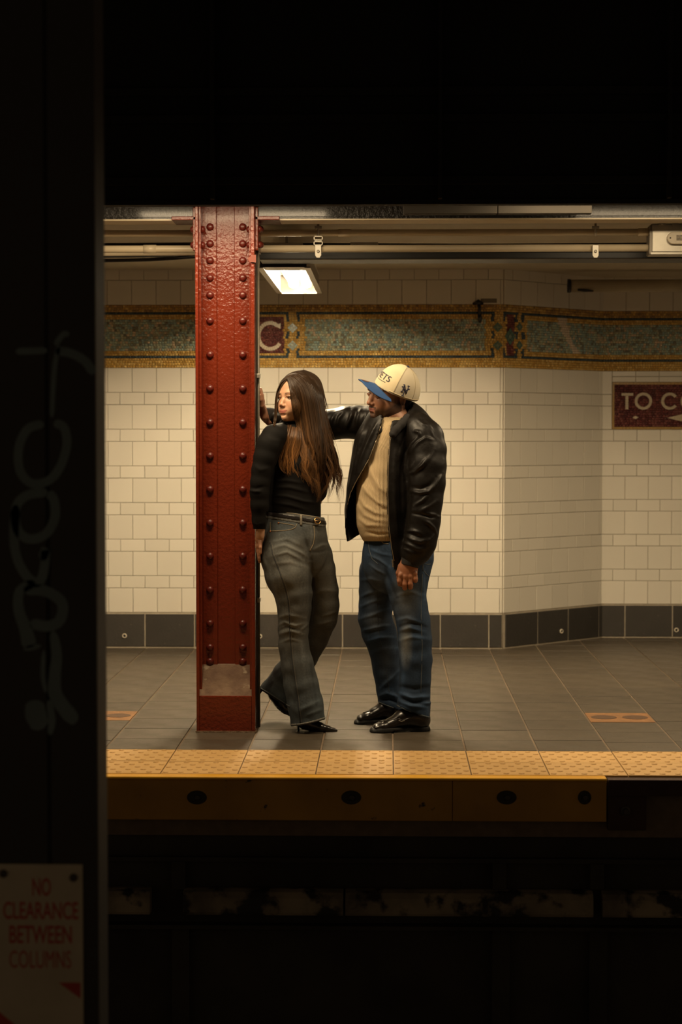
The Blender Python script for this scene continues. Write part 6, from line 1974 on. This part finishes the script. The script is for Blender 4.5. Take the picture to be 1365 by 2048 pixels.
# ---- cap
FC = Frame(794, 781, 8.60, 57, pitch=-15, roll=24, scale=1.0)
CF = Field(tuple(np.array(W(797, 770, 8.6)) - .17), tuple(np.array(W(797, 770, 8.6)) + .17), .0032)
X, Yg, Z = CF.grid((slice(None),) * 3)
Pl = FC.l(np.stack(np.broadcast_arrays(X, Yg, Z), -1)).astype(np.float32)
CR = (.092, .113, .121)
def capd(P, off=0.0):
    x, y, z = P[..., 0], P[..., 1], P[..., 2]
    rx, ry, rz = CR[0] + off, CR[1] + off, CR[2] + off
    # taller front panels
    zz = z / (1 + .10 * np.clip(y / .1, -1, 1))
    k0 = np.sqrt((x/rx)**2 + (y/ry)**2 + (np.clip(zz, -.02, 1)/rz)**2)
    k1 = np.sqrt((x/rx**2)**2 + (y/ry**2)**2 + (np.clip(zz, -.02, 1)/rz**2)**2) + 1e-5
    return k0 * (k0 - 1) / k1
CF.f = np.maximum(capd(Pl), -.006 - Pl[..., 2]).astype(np.float32)
V, Q = CF.net(); V = smooth_mesh(V, Q, 1)
L3 = FC.l(V)
front = np.abs(np.arctan2(L3[:, 0], L3[:, 1])) < R(52)
C = np.where(front[:, None], np.array([.80, .68, .44]), np.array([.60, .53, .39]))
C = C * (1 + .05 * hash_noise(V, 60, 31)[:, None])
cap = mesh_np('cap', V, Q, mat('cap_cotton', (1, 1, 1), .85, attr='Col', bump=.25, bscale=500, bdist=.0015, spec=.2), mn, col=C)
def dome(theta, el, off=.0015):
    """point on the crown: theta round from the front (toward viewer right), el up from the band"""
    d = np.array([math.sin(theta) * math.cos(el), math.cos(theta) * math.cos(el), math.sin(el)])
    lo_, hi_ = 0.0, .2
    for _ in range(26):
        m_ = (lo_ + hi_) / 2
        if capd(d * m_) < 0: lo_ = m_
        else: hi_ = m_
    return FC.w(d * (lo_ + off))
NAVY = mat('navy_thread', (.012, .014, .045), .7)
SEAMC = mat('cap_seam', (.46, .38, .25), .85)
for th in (R(12) * 0 + math.atan2(.0, 1), R(52), R(116), R(180), R(-52)):
    if th == 0: continue
    MB().tube([Vector(dome(th * (1 if True else 1), e, .0008)) for e in np.linspace(.02, 1.5, 16)], .0012, 5).build('panel_seam', SEAMC, cap, smooth=True)
MB().tube([Vector(dome(t, .03, .001)) for t in np.linspace(R(40), R(320), 40)], .0024, 5).build('band_stitch', SEAMC, cap, smooth=True)
btn = Vector(dome(0, math.pi / 2, .001))
g = sphere_pts((0, 0, 0), .0085, 7)
g.v = [tuple(np.array(FC.w((p[0], p[1], p[2] * .55))) - FC.c + np.array(btn)) for p in g.v]
g.build('button', NAVY, cap, smooth=True)
# brim
BR = mat('brim_blue', (.035, .088, .23), .8, bump=.2, bscale=500, bdist=.001, spec=.2)
g = MB(); nu, nv = 28, 10
def brim_pt(u, v_, lift):
    a = u * R(59)
    x_in, y_in = .0925 * math.sin(a), .113 * math.cos(a)
    ln = .084 * max(0.0, 1 - abs(u) ** 3.4) ** .5
    x = x_in * (1 + .15 * v_); y = y_in + ln * v_
    zc = -.003 - 3.9 * x * x + lift - .06 * ln * v_
    return FC.w((x, y, zc))
for lift in (0, -.0035):
    for j in range(nv + 1):
        for i in range(nu + 1):
            g.v.append(tuple(brim_pt(-1 + 2 * i / nu, j / nv, lift)))
n1 = (nu + 1) * (nv + 1)
for j in range(nv):
    for i in range(nu):
        a = j * (nu + 1) + i
        g.f.append((a, a + 1, a + nu + 2, a + nu + 1)); g.f.append((n1 + a, n1 + a + nu + 1, n1 + a + nu + 2, n1 + a + 1))
for i in range(nu):
    a = nv * (nu + 1) + i; g.f.append((a, a + 1, n1 + a + 1, n1 + a)); a = i; g.f.append((a + 1, a, n1 + a, n1 + a + 1))
brim = g.build('brim', BR, cap, smooth=True)
# round sticker on the brim
c_uv = (-.12, .66)
g = MB()
for k in range(20):
    t = 2 * math.pi * k / 20
    g.v.append(tuple(brim_pt(c_uv[0] + .17 * math.cos(t), c_uv[1] + .22 * math.sin(t), .0012)))
g.f.append(tuple(range(20)))
g.build('sticker', mat('bronze_sticker', (.30, .14, .09), .35, metal=.3, noise=.9, nscale=200, col2=(.10, .06, .06)), cap)
# lettering on the front panel and the monogram on the side, stitched proud of the cloth
def slab_text(txt, th0, th1, e0, e1, name, arc=0.0, bold=.02):
    def place(a, b):
        th = (th0 + th1) / 2 + a; el = (e0 + e1) / 2 + b - arc * a * a
        return tuple(dome(th, el, .0022))
    return text_mesh(txt, name, NAVY, cap, place, th1 - th0, e1 - e0, bold=bold)
slab_text('METS', R(-22), R(30), R(17), R(31), 'lettering', arc=-.2, bold=0.0)
# serifs under and over the letters
for k, a in enumerate((-.50, -.17, .12, .40)):
    pass
MB().tube([Vector(dome(t, R(13) + .2 * t * t, .002)) for t in np.linspace(R(-14), R(22), 14)], .0011, 4).build('underline', NAVY, cap)
def mono(strokes, r, name):
    g = MB()
    for s in strokes:
        P = []
        for (a, b), (c, d) in zip(s[:-1], s[1:]):
            for k in range(5): P.append((a + (c - a) * k / 5, b + (d - b) * k / 5))
        P.append(s[-1])
        g.tube([Vector(dome(R(80) + x, R(22) + y, .0012)) for x, y in P], r, 6)
    return g.build(name, NAVY, cap, smooth=True)
k = .0185
S_ = lambda pts: [(x * k * 1.15, y * k * 1.15) for x, y in pts]
mono([S_([(-6, -7), (-6, 9)]), S_([(-6, 9), (6, -8)]), S_([(6, -8), (6, 10)])], .0021, 'monogram')
mono([S_([(-8.5, 4), (0, -3)]), S_([(8.5, 4), (0, -3)]), S_([(0, -3), (0, -15)])], .0021, 'monogram')
mono([S_([(-9, -7), (-3, -7)]), S_([(-9, 9), (-4.5, 9)]), S_([(3, 10), (9, 10)]), S_([(-11, 4), (-6, 4)]), S_([(6, 4), (11, 4)]), S_([(-4, -15), (4, -15)])], .0019, 'monogram')
